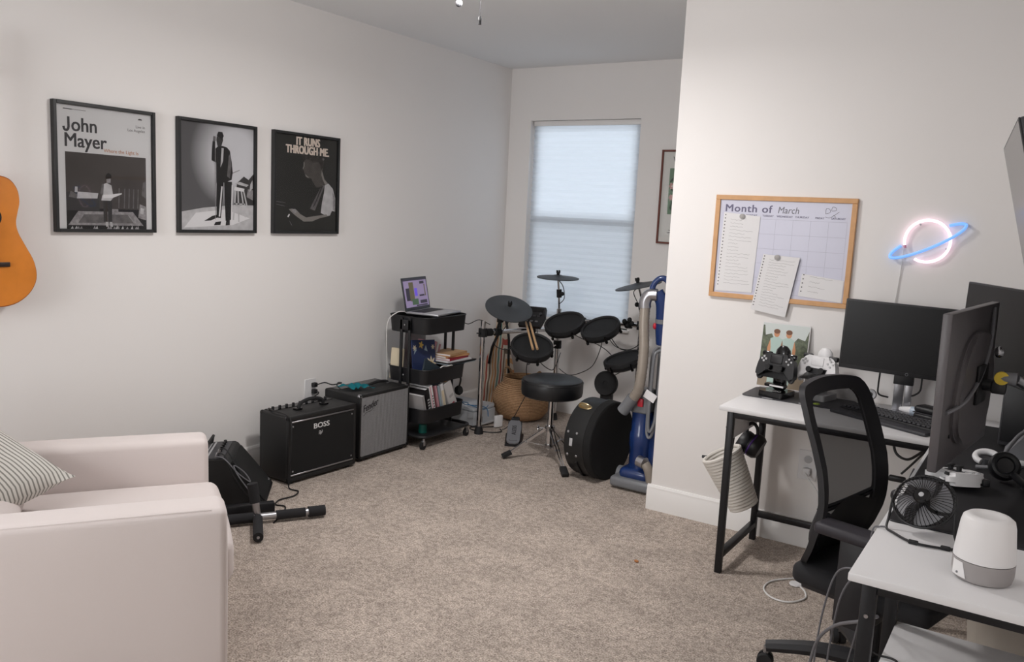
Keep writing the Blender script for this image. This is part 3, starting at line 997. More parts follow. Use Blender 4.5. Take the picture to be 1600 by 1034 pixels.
# pull-up bar lying on the carpet
pb = thing('pull_up_bar', 'pull-up bar with black foam grips and silver joint on the carpet', 'exercise bar', (-3.2, 2.72, 0))
def foam(p0, p1, r, name='foam_grip'):
    part(name, G().cyl(p0, p1, r, r, 18), 'black_foam', pb, True)
J = Vector((-3.20, 2.70, .035))
E_ = Vector((-3.02, 2.985, .035))
d = (E_ - J).normalized()
part('steel_tube', G().cyl(J - d * .02, J + d * .10, .018, .018, 16), 'steel', pb, True)
foam(J + d * .09, J + d * .235, .024)
part('steel_ring', G().cyl(J + d * .235, J + d * .255, .019, .019, 16), 'steel', pb, True)
foam(J + d * .25, J + d * .335, .027)
q = Vector((-2.97, 2.51, .03))
e = (q - J).normalized()
foam(J + e * .02, J + e * .26, .024)
part('end_screw', G().cyl(J + e * .26, J + e * .264, .007, .007, 8), 'steel', pb, True)
up0, up1 = J + Vector((-.005, 0, .01)), J + Vector((-.03, -.01, .17))
part('steel_tube', G().cyl(up0, up0.lerp(up1, .42), .019, .019, 16), 'steel', pb, True)
foam(up0.lerp(up1, .40), up1, .026)
part('bolt', G().cyl(J + Vector((.012, -.012, .0)), J + Vector((.02, -.02, .012)), .008, .007, 8), 'black_satin', pb, True)
foam(J - d * .02, J - d * .36, .026, 'foam_grip')
b0 = Vector((-3.33, 2.71, .034))
part('cross_bar', G().bar(b0 - d * .26 + Vector((0, 0, 0)), b0 + d * .16, .045, .066, (0, 0, 1), .006), 'black_satin', pb, True)

# ================================================================ outlet and plugs behind the amplifiers
ol = thing('wall_outlet', 'white wall outlet with two black plugs above the amplifiers', 'outlet', (XL, 3.72, .425))
part('cover_plate', G().box(XL, XL + .006, 3.672, 3.768, .365, .487, .002, 1), 'white_plastic', ol, True)
for z in (.448, .405):
    p_ = part('plug', G().box(XL + .006, XL + .035, 3.725, 3.757, z - .014, z + .014, .005), 'cable_black', ol, True)
part('power_cord', G().tube([(XL + .035, 3.74, .448), (XL + .09, 3.76, .47), (XL + .12, 3.80, .455), (XL + .14, 3.86, .46), (XL + .07, 3.9, .445), (XL + .04, 3.92, .40), (XL + .03, 3.93, .2)], .004, 6), 'cable_black', ol, True)
part('power_cord', G().tube([(XL + .035, 3.74, .405), (XL + .06, 3.74, .40), (XL + .05, 3.7, .36), (XL + .035, 3.68, .2), (XL + .03, 3.7, .02)], .004, 6), 'cable_black', ol, True)
g = G().tube([(-3.76, 3.25, .402), (-3.66, 3.20, .412), (-3.56, 3.20, .405), (-3.50, 3.19, .36), (-3.49, 3.175, .2), (-3.485, 3.16, .05), (-3.47, 3.15, .006), (-3.40, 3.15, .006), (-3.36, 3.08, .006), (-3.37, 2.99, .006), (-3.33, 2.93, .006), (-3.27, 2.94, .006), (-3.20, 2.86, .006), (-3.14, 2.75, .006)], .004, 6)
solo('power_cable', g, 'cable_black', 'black cable running down from the BOSS amplifier to the carpet', 'cable')

# ================================================================ utility cart
cart = thing('utility_cart', 'black three-tier metal trolley on castors by the silver amplifier', 'cart', (-3.6, 4.51, 0))
CX0, CX1, CY0, CY1 = -3.775, -3.425, 4.275, 4.745
def rrect(x0, x1, y0, y1, r, n=5):
    out = []
    for cx, cy, a0 in ((x1 - r, y1 - r, 0), (x0 + r, y1 - r, 90), (x0 + r, y0 + r, 180), (x1 - r, y0 + r, 270)):
        for k in range(n + 1):
            a = math.radians(a0 + 90 * k / n)
            out.append((cx + r * math.cos(a), cy + r * math.sin(a)))
    return out
def tray(z0, z1):
    g = G()
    o1, o0 = rrect(CX0, CX1, CY0, CY1, .06), rrect(CX0 + .008, CX1 - .008, CY0 + .008, CY1 - .008, .055)
    i1, i0 = rrect(CX0 + .004, CX1 - .004, CY0 + .004, CY1 - .004, .057), rrect(CX0 + .012, CX1 - .012, CY0 + .012, CY1 - .012, .052)
    rings = [[g._v((x, y, z)) for x, y in pts] for pts, z in ((o0, z0), (o1, z1), (i1, z1), (i0, z0 + .004))]
    for a, b in zip(rings, rings[1:]):
        for k in range(len(a)):
            g._f([a[k], a[(k + 1) % len(a)], b[(k + 1) % len(a)], b[k]])
    g._f(rings[0][::-1]); g._f(rings[3])
    t_ = part('tray', g, 'black_satin', cart, True)
    part('rim', G().tube([(x, y, z1) for x, y in o1], .004, 6, closed=True, smooth=False), 'black_satin', t_, True)
    return t_
TZ = ((.77, .88), (.432, .53), (.165, .262))
for z0, z1 in TZ:
    tr = tray(z0, z1)
    for y in (CY0 - .012, CY1 + .012):
        part('rivet', G().ell((-3.6, y + (-.008 if y < 4.5 else .008), z0 + .055), .006, .004, .006, 10), 'steel', tr, True)
for y, s in ((CY0 - .008, -1), (CY1 + .008, 1)):
    for dx in (-.035, .035):
        part('post', G().bar((-3.6 + dx, y, .085), (-3.6 + dx, y, .87), .02, .012, (0, 1, 0), .002), 'black_satin', cart, True)
    part('post_bridge', G().box(-3.645, -3.555, y - .006, y + .006, .79, .86, .002), 'black_satin', cart, True)
part('base_frame', G().tube([(x, y, .085) for x, y in rrect(CX0 - .005, CX1 + .02, CY0 - .02, CY1 + .035, .05)], .012, 8, closed=True, smooth=False), 'black_satin', cart, True)
part('base_plate', G().box(CX0 + .02, CX1, CY0, CY1, .080, .086), 'black_satin', cart, True)
for x, y in ((CX0 + .01, CY0), (CX1 + .005, CY0), (CX0 + .01, CY1 + .015), (CX1 + .005, CY1 + .015)):
    c = part('castor_fork', G().cyl((x, y, .085), (x, y, .06), .009, .009, 10).box(x - .012, x + .012, y - .014, y + .006, .025, .06, .003), 'steel', cart, True)
    part('wheel', G().cyl((x - .009, y - .008, .026), (x + .009, y - .008, .026), .026, .026, 18), 'rubber', c, True)

# laptop on the top tray: hinge line along the wall side
lp = thing('laptop', 'open silver laptop showing a purple desktop on the trolley top tray', 'laptop', (-3.56, 4.50, .885))
mat('laptop_alu', 'bcbcc0', 0.35, 0.7)
hg0, hg1 = Vector((-3.665, 4.345, .890)), Vector((-3.735, 4.735, .890))          # hinge ends
hd_ = (hg1 - hg0).normalized()
fd = Vector((-hd_.y, hd_.x, 0)) * -1                                               # towards the room
LW, LD = .345, .245
ML = axes(hg0 + Vector((0, 0, .004)), hd_, -fd, (0, 0, 1))                         # u along hinge, -v to the room
part('base', G(ML).box(0, LW, -LD, 0, -.007, .007, .003), 'laptop_alu', lp, True)
part('keyboard_well', G(ML).box(.03, LW - .03, -.125, -.02, .007, .0075), 'dark_grey', lp, True)
key = None
for r_ in range(5):
    for c_ in range(13):
        if key is None:
            key = G().box(-.0088, .0088, -.0075, .0075, 0, .002, .0008, 1).finish('key', 0)
            key.materials.append(MATS['black_satin'])
        o = bpy.data.objects.new('key', key)
        COL.objects.link(o)
        o.parent = lp
        o.matrix_parent_inverse = wm(lp).inverted() @ ML @ T(.046 + c_ * .0212, -.034 - r_ * .0195, .0075)
part('trackpad', G(ML).box(LW / 2 - .05, LW / 2 + .05, -.21, -.14, .0068, .0074), 'light_grey', lp, True)
tilt = 12
MS = ML @ T(0, .002, .006) @ R(90 - tilt, 'X')                                     # screen plane: v up
lid = part('lid', G(MS).box(0, LW, 0, .228, -.006, .001, .003), 'dark_grey', lp, True)
mat('bezel', '0b0b0d', .3)
part('bezel', G(MS).box(.004, LW - .004, .004, .224, .001, .0016), 'bezel', lid, True)
mat('scr_lilac', '8b7d9c', .4, emit=('8d7ca0', .42))
mat('scr_dark', '2b2432', .4, emit=('2c2436', .35))
mat('scr_olive', '5d5438', .4, emit=('5d5438', .35))
mat('scr_violet', '6a4fd0', .4, emit=('6a4fd0', .4))
mat('scr_green', '3f5a3c', .4, emit=('3f5a3c', .35))
g = G(MS)
def SR(mi, u0, u1, v0, v1, z):
    g.mi = mi
    g.flat([(u0 * LW, v0 * .228), (u1 * LW, v0 * .228), (u1 * LW, v1 * .228), (u0 * LW, v1 * .228)], z)
SR(0, .04, .96, .10, .95, .0018)
SR(1, .10, .25, .3, .68, .0020); SR(2, .24, .42, .28, .85, .0021); SR(3, .44, .55, .42, .66, .0022)
SR(4, .30, .55, .16, .34, .0023); SR(1, .62, .82, .40, .45, .0022); SR(1, .68, .86, .78, .86, .0022)
SR(1, .62, .9, .18, .28, .0022); SR(2, .84, .88, .4, .76, .0021); SR(1, .45, .9, .11, .15, .0024); SR(1, .04, .96, .9, .95, .0021)
part('display', g, ['scr_lilac', 'scr_dark', 'scr_olive', 'scr_violet', 'scr_green'], lid, True, smooth=0, keep=True)
solo('charging_cable', G().tube([(-3.665, 4.345, .894), (-3.66, 4.31, .905), (-3.68, 4.27, .90), (-3.74, 4.25, .84), (-3.76, 4.26, .70), (-3.80, 4.32, .5), (-3.84, 4.36, .2), (-3.85, 4.38, .02)], .0035, 6), 'cable_white', 'white charging cable hanging from the laptop down behind the trolley', 'cable')

# ---- books and papers in the cart
def book(name, label, cat_, M, w, h, t, cover, group, pages='white_paper', extra=None):
    """w = depth along local x, t = thickness along local y, h = height along local z"""
    o = thing(name, label, cat_, (0, 0, 0), 0, group)
    o.matrix_basis = M
    part('cover', G().box(0, w, 0, .003, 0, h).box(0, w, t - .003, t, 0, h).box(w - .003, w, 0, t, 0, h, .001, 1), cover, o)
    part('pages', G().box(.004, w - .003, .003, t - .003, .004, h - .004), pages, o)
    return o
mat('bk_red', 'a52a3a', .5); mat('bk_pink', 'cf98a2', .5); mat('bk_navy', '27355f', .55, var=(14, .15)); mat('bk_teal', '26333c', .55)
mat('bk_tan', 'c79f74', .7); mat('bk_cream', 'dccfb4', .7); mat('bk_grey', 'a9a6a6', .5); mat('bk_maroon', '6e2530', .5)
mat('mount_pale', 'cfcccb', .6); mat('bk_orange', 'd3a06f', .7); mat('bk_black', '161416', .4); mat('bk_yellow', 'd9b65e', .6); mat('bk_ltblue', '9fb2bd', .6)
GL = 'books in the lowest trolley tray'
rowb = [('bk_grey', .02, .15, .19, 'thin grey book at the near end of the lowest trolley tray', 16),
        ('bk_black', .036, .16, .235, 'black book with white spine lettering in the lowest trolley tray', 16),
        ('white_paper', .03, .165, .255, 'white and pink spined book right of the black book in the lowest tray', 16),
        ('bk_maroon', .016, .155, .245, 'narrow dark red book in the middle of the lowest trolley tray', 16),
        ('bk_pink', .022, .16, .245, 'pink book right of the dark red book in the lowest tray', 16),
        ('bk_ltblue', .02, .16, .24, 'pale grey book leaning in the middle of the lowest tray', 16)]
yy = 4.335
for mn, th, wdt, hh, lab, ang in rowb:
    M = T(-3.60, yy, .172) @ R(ang, 'X')
    o = book('book', lab, 'book', M, wdt, hh, th, mn, GL)
    if mn == 'bk_black':
        for k in range(7):
            part('spine_print', G().box(wdt, wdt + .0006, .008, .028, .03 + k * .02, .04 + k * .02), 'light_grey', o)
    if 'pink spined' in lab:
        part('spine_stripe', G().box(wdt, wdt + .0006, .001, .010, .002, hh - .002), 'bk_pink', o)
        for k in range(9):
            part('spine_print', G().box(wdt, wdt + .0006, .014, .023, .02 + k * .019, .031 + k * .019), 'glyph_dark', o)
    yy += th / math.cos(math.radians(ang)) + .006
M = T(-3.60, 4.527, .172) @ R(16, 'X')
o = book('book', 'large white book with red cover picture leaning in the lowest tray', 'book', M, .16, .25, .03, 'white_paper', GL)
part('cover_picture', G().box(.1602, .1606, .003, .028, .03, .2), 'bk_cream', o)
M = T(-3.60, 4.605, .172) @ R(26, 'X')
o = book('catalogue', 'wide pale catalogue with red flower print facing the room', 'book', M, .162, .255, .085, 'mount_pale', GL)
part('flower_print', G().box(.1622, .1626, .03, .06, .05, .085), 'bk_red', o)
part('flower_print', G().box(.1622, .1626, .025, .07, .13, .15), 'bk_grey', o)
solo('envelope', G(T(-3.6, 4.53, .425) @ R(-50, 'X')).box(0, .15, 0, .13, 0, .012, .002), 'bk_tan', 'tan paper envelope lying on top of the leaning books', 'envelope')

GM = 'books in the middle trolley tray'
# leaning cards and folder
o = book('book', 'cream hardback leaning at the near end of the middle trolley tray', 'book', T(-3.76, 4.30, .437) @ R(-4, 'X'), .10, .21, .02, 'bk_cream', GM)
fo = thing('folder', 'navy floral folder leaning in the middle trolley tray', 'folder', (0, 0, 0))
fo.matrix_basis = T(-3.55, 4.295, .452) @ R(-10, 'Y') @ R(-5, 'X')
part('cover', G().box(0, .006, 0, .25, 0, .27, .001, 1), 'bk_navy', fo)
MFo = fo_M = axes((.0064, 0, 0), (0, 1, 0), (0, 0, 1), (1, 0, 0))
def flower(g, cx, cy, r, n=8):
    pts = []
    for k in range(n * 4):
        a = 2 * PI * k / (n * 4)
        rr = r * (.72 + .28 * math.cos(n * a))
        pts.append((cx + rr * math.cos(a), cy + rr * math.sin(a)))
    g.flat(pts, .0002)
g = G(MFo); g.mi = 0
flower(g, .20, .105, .056); flower(g, .03, .215, .022, 6); flower(g, .225, .22, .02, 6)
g.mi = 1; flower(g, .10, .235, .028, 5)
g.mi = 2; g.flat([(.02, .17), (.035, .23), (.05, .2)], .0002); g.flat([(.13, .2), (.15, .235), (.165, .19)], .0002)
g.mi = 1; g.disc(.20, .105, .016, .016, .0004)
part('flower_print', g, ['bk_cream', 'bk_yellow', 'bk_ltblue'], fo, smooth=0, keep=True)
o = thing('book', 'dark teal book standing in front of the navy floral folder', 'book', (0, 0, 0), 0, GM)
o.matrix_basis = T(-3.485, 4.30, .50) @ R(-10, 'Y') @ R(-28, 'X')
part('cover', G().box(0, .012, 0, .20, -.03, .115, .002, 1), 'bk_teal', o)
part('pages', G().box(.002, .010, .198, .2005, -.02, .11), 'white_paper', o)
for k, (mn, lab, dy) in enumerate((('bk_pink', 'pink paperback leaning behind the floral folder', .0), ('white_paper', 'white paperback leaning behind the pink paperback', .028), ('bk_pink', 'second pink paperback leaning right of the white paperback', .05))):
    book('book', lab, 'book', T(-3.74, 4.50 + dy, .44) @ R(-16, 'X'), .16, .255 - k * .012, .02, mn, GM)
solo('paper_sheet', G(T(-3.755, 4.42, .437) @ R(4, 'Y')).box(0, .003, 0, .23, 0, .31), 'bk_grey', 'grey paper sheet standing at the back of the middle tray', 'paper')
st = [('bk_ltblue', .006, .30, .235, 'thin pale binder at the bottom of the middle tray paper stack', 0, 'binder'),
      ('bk_black', .008, .31, .24, 'black clipboard jutting out over the middle tray end', 1, 'clipboard'),
      ('white_paper', .012, .26, .2, 'white notebook under the red book in the middle tray stack', -3, 'notebook'),
      ('bk_red', .016, .24, .18, 'red book lying in the middle tray stack', 4, 'book'),
      ('bk_orange', .014, .25, .17, 'orange tan notebook on the red book', -5, 'notebook'),
      ('bk_tan', .014, .23, .17, 'tan notebook on top of the middle tray stack', 6, 'notebook')]
z = .531
for mn, th, ly, lx, lab, ang, nm in st:
    o = thing(nm, lab, nm, (-3.555, 4.70 - (.26 - ly) * .3, z), math.radians(ang), 'flat papers and books in the middle tray')
    part('cover', G().box(-lx / 2, lx / 2, -ly / 2, ly / 2, 0, .002).box(-lx / 2, lx / 2, -ly / 2, ly / 2, th - .002, th).box(lx / 2 - .002, lx / 2, -ly / 2, ly / 2, 0, th), mn, o)
    part('pages', G().box(-lx / 2 + .003, lx / 2 - .002, -ly / 2 + .002, ly / 2 - .002, .002, th - .002), 'white_paper' if mn != 'bk_black' else 'bk_black', o)
    z += th + .0005
g = G().tube([(-3.43, 4.44, .535), (-3.42, 4.46, .545), (-3.42, 4.50, .54), (-3.415, 4.54, .542), (-3.42, 4.56, .538)], .004, 6)
solo('earphone_cable', g, 'cable_white', 'white cable on the front rim of the middle trolley tray', 'cable')
solo('green_cap', G().lathe([(0, .0865), (.028, .0865), (.03, .10), (.026, .145), (0, .15)], 16, T(-3.50, 4.36, 0)), mat('green_plastic', '10584f', .4), 'dark green plastic jar on the trolley base under the lowest tray', 'jar')
hp = thing('headphones', 'black headphones hanging behind the far end of the trolley', 'headphones', (-3.59, 4.80, .27))
part('headband', G().tube([(-3.64, 4.79, .33), (-3.62, 4.80, .42), (-3.57, 4.80, .44), (-3.52, 4.80, .40), (-3.525, 4.79, .33)], .007, 8), 'black_satin', hp, True)
for x in (-3.645, -3.525):
    part('ear_cup', G().lathe([(0, -.016), (.03, -.016), (.036, 0), (.03, .016), (0, .016)], 18, T(x, 4.79, .31) @ R(75, 'Y')), 'rubber', hp, True)

# ================================================================ printer, adapter, basket and striped bag in the corner
pr = thing('printer', 'white inkjet printer on the floor behind the drum rack leg', 'printer', (-3.68, 5.12, 0), math.radians(-4))
mat('printer_white', 'c9cdd2', .4)
part('body', G().poly([(-.17, -.13), (.17, -.13), (.19, -.02), (.17, .13), (-.17, .13)], .01, .11), 'printer_white', pr)
part('lid', G().box(-.17, .168, -.125, .13, .112, .145, .012, 3), 'printer_white', pr)
part('paper_tray', G().box(.02, .21, -.10, .10, .012, .022, .003), 'light_grey', pr)
part('control_strip', G().box(.10, .165, -.12, .12, .1452, .1475), 'light_grey', pr)
part('output_slot', G().box(.165, .186, -.09, .0, .03, .07), 'dark_grey', pr)
for i_, (pts, mname) in enumerate((([(-3.80, 4.90, .16), (-3.68, 4.97, .17), (-3.55, 4.94, .19), (-3.48, 4.86, .20), (-3.42, 4.96, .16), (-3.46, 5.08, .16)], 'blue'), ([(-3.58, 4.79, .24), (-3.56, 4.9, .19), (-3.6, 5.0, .155), (-3.45, 5.03, .155), (-3.40, 5.0, .1)], 'blue'))):
    if i_ == 0:
        mat('cable_blue', '47769f', .45)
    solo('network_cable', G().tube(pts, .0035, 6), 'cable_blue', ('blue network cable draped over the printer lid', 'second blue network cable crossing the front of the printer')[i_], 'cable')
ad = thing('power_adapter', 'white square power adapter standing on the carpet before the basket', 'power adapter', (-3.375, 5.10, 0), math.radians(-20))
part('housing', G().box(-.012, .012, -.035, .035, .006, .095, .006), 'white_plastic', ad)
part('prong', G().box(-.004, .004, .03, .05, .05, .054), 'steel', ad)
solo('adapter_cable', G().tube([(-3.38, 5.12, .006), (-3.45, 5.02, .006), (-3.52, 4.95, .006), (-3.46, 4.9, .006), (-3.33, 4.93, .006), (-3.28, 5.0, .006), (-3.33, 5.06, .006)], .004, 6), 'cable_black', 'black cable looped on the carpet round the drum rack leg', 'cable')

def weave():
    m = bpy.data.materials.new('seagrass')
    m.use_nodes = True
    nt = m.node_tree
    p = nt.nodes['Principled BSDF']
    p.inputs['Roughness'].default_value = .85
    tc = nt.nodes.new('ShaderNodeTexCoord')
    w1 = nt.nodes.new('ShaderNodeTexWave'); w1.bands_direction = 'Z'; w1.inputs['Scale'].default_value = 26; w1.inputs['Distortion'].default_value = 1.2; w1.inputs['Detail Scale'].default_value = 8
    nz = nt.nodes.new('ShaderNodeTexNoise'); nz.inputs['Scale'].default_value = 90
    nt.links.new(tc.outputs['Object'], w1.inputs[0]); nt.links.new(tc.outputs['Object'], nz.inputs['Vector'])
    mx = nt.nodes.new('ShaderNodeMixRGB'); mx.inputs[0].default_value = .55
    nt.links.new(w1.outputs['Fac'], mx.inputs[1]); nt.links.new(nz.outputs['Fac'], mx.inputs[2])
    r = nt.nodes.new('ShaderNodeValToRGB')
    r.color_ramp.elements[0].color = lin('7d5b3f'); r.color_ramp.elements[1].color = lin('c79f78')
    r.color_ramp.elements[0].position = .2; r.color_ramp.elements[1].position = .75
    nt.links.new(mx.outputs[0], r.inputs[0]); nt.links.new(r.outputs[0], p.inputs['Base Color'])
    b = nt.nodes.new('ShaderNodeBump'); b.inputs['Strength'].default_value = .6; b.inputs['Distance'].default_value = .006
    nt.links.new(mx.outputs[0], b.inputs['Height']); nt.links.new(b.outputs[0], p.inputs['Normal'])
    MATS['seagrass'] = m
weave()
bk = thing('wicker_basket', 'round seagrass belly basket with looped handles under the window', 'basket', (-3.41, 5.47, 0))
part('belly', G().lathe([(0, .004), (.12, .004), (.17, .02), (.21, .07), (.222, .115), (.226, .125), (.232, .16), (.228, .20), (.20, .25), (.155, .29), (.15, .335), (.145, .335), (.145, .29), (.19, .245), (.215, .19), (.2, .08), (.12, .015), (0, .012)], 36), 'seagrass', bk)
for s in (-1, 1):
    part('handle', G().tube([(s * .13, -.045, .325), (s * .145, -.035, .37), (s * .15, 0, .39), (s * .145, .035, .37), (s * .13, .045, .325)], .009, 8), 'seagrass', bk)

m = bpy.data.materials.new('bag_stripes')
m.use_nodes = True
nt = m.node_tree
p = nt.nodes['Principled BSDF']
p.inputs['Roughness'].default_value = .9
tc = nt.nodes.new('ShaderNodeTexCoord')
nzz = nt.nodes.new('ShaderNodeTexNoise'); nzz.inputs['Scale'].default_value = 5
sx = nt.nodes.new('ShaderNodeSeparateXYZ')
nt.links.new(tc.outputs['Object'], sx.inputs[0]); nt.links.new(tc.outputs['Object'], nzz.inputs['Vector'])
m1 = nt.nodes.new('ShaderNodeMath'); m1.operation = 'MULTIPLY_ADD'; m1.inputs[1].default_value = .05
nt.links.new(nzz.outputs['Fac'], m1.inputs[0]); nt.links.new(sx.outputs[0], m1.inputs[2])
m2 = nt.nodes.new('ShaderNodeMath'); m2.operation = 'MULTIPLY'; m2.inputs[1].default_value = 7.5
nt.links.new(m1.outputs[0], m2.inputs[0])
m3 = nt.nodes.new('ShaderNodeMath'); m3.operation = 'FRACT'
nt.links.new(m2.outputs[0], m3.inputs[0])
r = nt.nodes.new('ShaderNodeValToRGB')
r.color_ramp.interpolation = 'CONSTANT'
cols = ['d9cbb8', 'c98f62', 'd9cbb8', '6f9a92', 'd9cbb8', 'b4574a', 'e0d6c6', '7a6a5a', 'd9cbb8', 'd0a070']
while len(r.color_ramp.elements) < len(cols):
    r.color_ramp.elements.new(.5)
for k, c_ in enumerate(cols):
    r.color_ramp.elements[k].position = k / len(cols)
    r.color_ramp.elements[k].color = lin(c_)
nt.links.new(m3.outputs[0], r.inputs[0]); nt.links.new(r.outputs[0], p.inputs['Base Color'])
MATS['bag_stripes'] = m
bag = thing('guitar_bag', 'multicoloured striped guitar bag leaning in the far corner', 'guitar bag', (-3.765, 5.62, 0))
bag.rotation_euler = (math.radians(-6), 0, 0)
ol_ = [(-.135, .01), (.135, .01), (.15, .1), (.135, .28), (.10, .40), (.065, .50), (.04, .58), (.035, .72), (.045, .84), (.03, .90), (-.03, .90), (-.045, .84), (-.035, .72), (-.04, .58), (-.065, .50), (-.10, .40), (-.135, .28), (-.15, .1)]
ol_ = [(p_.x, p_.y) for p_ in cat([(a, b, 0) for a, b in ol_], 3, True)]
MB_ = axes((0, 0, 0), (1, 0, 0), (0, 0, 1), (0, -1, 0))
g = G(MB_)
g.poly(ol_, -.045, .045)
bmesh.ops.bevel(g.bm, geom=[e_ for e_ in g.bm.edges if abs(e_.verts[0].co.y - e_.verts[1].co.y) < 1e-6], offset=.015, segments=2, affect='EDGES')
part('fabric_body', g, 'bag_stripes', bag)
part('strap', G().tube([(-.02, -.055, .80), (.02, -.07, .66), (-.03, -.075, .50), (-.06, -.06, .36)], .011, 6), 'black_matte', bag)
part('strap', G().tube([(.04, -.05, .78), (.10, -.05, .6), (.125, -.055, .42), (.14, -.05, .28)], .010, 6), 'black_matte', bag)

# ================================================================ electronic drum kit
kit = thing('electronic_drum_kit', 'black electronic drum kit on a chrome rack in front of the window', 'drum kit', (-3.0, 5.35, 0))
mat('drum_mesh', '1b1c1e', .8, bump=(900, .3, .0005))
mat('cymbal_rubber', '3b3e42', .55, bump=(120, .1, .001))
mat('chrome_dark', 'a2a3a6', 0.12, 1.0)
def pole(p0, p1, r=.019, name='rack_pole'):
    return part(name, G().cyl(p0, p1, r, r, 18), 'chrome', kit, True)
def clamp(c, ax, r=.032, L=.055):
    c, ax = Vector(c), Vector(ax).normalized()
    o = part('clamp', G().cyl(c - ax * L / 2, c + ax * L / 2, r, r, 12), 'black_matte', kit, True)
    x, y, _ = frame(ax)
    part('wing_screw', G().cyl(c + x * r, c + x * (r + .02), .006, .006, 8).box(-.014, .014, -.004, .004, 0, .012, .003, 2, axes(c + x * (r + .018), y, ax, x)), 'black_satin', o, True)
    return o
PL = Vector((-3.385, 4.863, 0)); PC = Vector((-3.20, 5.62, 0)); PR = Vector((-2.46, 5.52, 0))
for p_, hh in ((PL, .825), (PC, .88), (PR, 1.0)):
    b_ = pole(p_ + Vector((0, 0, .02)), p_ + Vector((0, 0, hh)))
    part('rubber_foot', G().lathe([(0, 0), (.034, 0), (.03, .03), (.024, .055), (.02, .055)], 18, T(p_.x, p_.y, 0)), 'rubber', b_, True)
z1 = .742
A_, B_ = PL + Vector((0, 0, z1)), PC + Vector((0, 0, z1 - .02))
pole(A_, B_, .017, 'cross_tube')
C_, D_ = PC + Vector((0, 0, .80)), PR + Vector((0, 0, .84))
pole(C_, D_, .017, 'cross_tube')
up = Vector((0, 0, 1))
for c in (A_, B_, C_, D_, PC + Vector((0, 0, .60))):
    clamp(c, up, .032, .06)
dAB = (B_ - A_).normalized()
for f_ in (.07, .18, .62):
    clamp(A_.lerp(B_, f_), dAB, .028, .05)
dCD = (D_ - C_).normalized()
for f_ in (.3, .62, .86):
    clamp(C_.lerp(D_, f_), dCD, .028, .045)

def pad(c, r, n, depth=.055, lugs=6, ph=0):
    c = Vector(c); n = Vector(n).normalized()
    x, y, _ = frame(n, Vector((0, 1, 0)))
    M = axes(c, x, y, n)
    sh = part('drum_pad', G(M).lathe([(0, -depth), (r * .8, -depth), (r * .94, -depth * .75), (r * .95, -.012), (r * .9, -.006), (0, -.006)], 36), 'black_satin', kit, True)
    part('rim', G(M).lathe([(r * .86, -.006), (r * .86, .008), (r * .90, .014), (r * .985, .012), (r, .002), (r, -.018), (r * .95, -.024), (r * .94, -.006)], 36), 'rubber', sh, True)
    part('mesh_head', G(M).lathe([(0, .002), (r * .6, .0015), (r * .87, 0)], 36), 'drum_mesh', sh, True)
    for k in range(lugs):
        a = 2 * PI * (k + ph) / lugs
        q = Vector((math.cos(a) * r * .985, math.sin(a) * r * .985, 0))
        part('lug', G(M).cyl(q + Vector((0, 0, -.002)), q + Vector((0, 0, -depth * .8)), .0075, .0075, 8).cyl(q + Vector((0, 0, -depth * .75)), q * .99 + Vector((0, 0, -depth * 1.0)), .011, .010, 8), 'black_gloss', sh, True)
    return M
def facing(az, tilt):
    """unit normal: tilt from vertical toward azimuth az (deg from -y to +x)"""
    a, t_ = math.radians(az), math.radians(tilt)
    return Vector((math.sin(a) * math.sin(t_), -math.cos(a) * math.sin(t_), math.cos(t_)))
pad((-2.985, 5.33, .815), .152, facing(-2, 27), ph=.3)
pad((-2.69, 5.33, .815), .147, facing(-14, 29), ph=.1)
pad((-3.045, 4.99, .672), .152, facing(38, 28), ph=.4)
pad((-2.475, 5.30, .622), .148, facing(-38, 20), ph=.2)
# arms holding the pads
for p0, p1, p2 in ((C_.lerp(D_, .3), (-2.99, 5.5, .78), (-2.985, 5.38, .775)), (C_.lerp(D_, .62), (-2.70, 5.47, .79), (-2.69, 5.38, .775)), (PC + Vector((0, 0, .60)), (-3.15, 5.35, .60), (-3.06, 5.03, .62)), (PR + Vector((0, 0, .60)), (-2.47, 5.42, .58), (-2.475, 5.32, .575))):
    part('pad_arm', G().tube([p0, p1, p2], .011, 8, 5), 'chrome', kit, True)
clamp(PR + Vector((0, 0, .60)), up, .03, .05)
for dx, dz in ((-.04, .02), (-.075, .0), (-.06, .045), (-.1, .03)):
    part('wing_screw', G().ell(D_ + Vector((dx - .02, -.03, dz - .01)), .018, .016, .02, 10), 'black_matte', kit, True)

def cymbal(c, r, n, stand=None):
    c = Vector(c); n = Vector(n).normalized()
    x, y, _ = frame(n, Vector((0, 1, 0)))
    M = axes(c, x, y, n)
    cy = part('cymbal_pad', G(M).lathe([(0, .016), (.03, .015), (.045, .008), (r * .6, .004), (r, -.004), (r, -.010), (r * .6, -.004), (.03, 0), (0, 0)], 40), 'cymbal_rubber', kit, True)
    g_ = G(M).cyl((0, 0, .01), (0, 0, .04), .012, .013, 12)
    for k in range(4):
        a = 2 * PI * k / 4
        g_.box(-.006, .006, -.003, .003, .03, .052, .002, 1, T(.013 * math.cos(a), .013 * math.sin(a), 0) @ R(math.degrees(a) + 90, 'Z'))
    part('wing_nut', g_, 'black_matte', cy, True)
    part('sensor', G(M).lathe([(.03, -.018), (.035, -.006), (0, -.006)], 14), 'black_matte', cy, True)
cymbal((-3.255, 4.99, .925), .172, facing(52, 27))
cymbal((-3.205, 5.58, 1.128), .162, facing(0, 2) + Vector((.03, 0, 0)))
cymbal((-2.45, 5.40, 1.14), .165, facing(-40, 10) + Vector((-.10, 0, 0)))
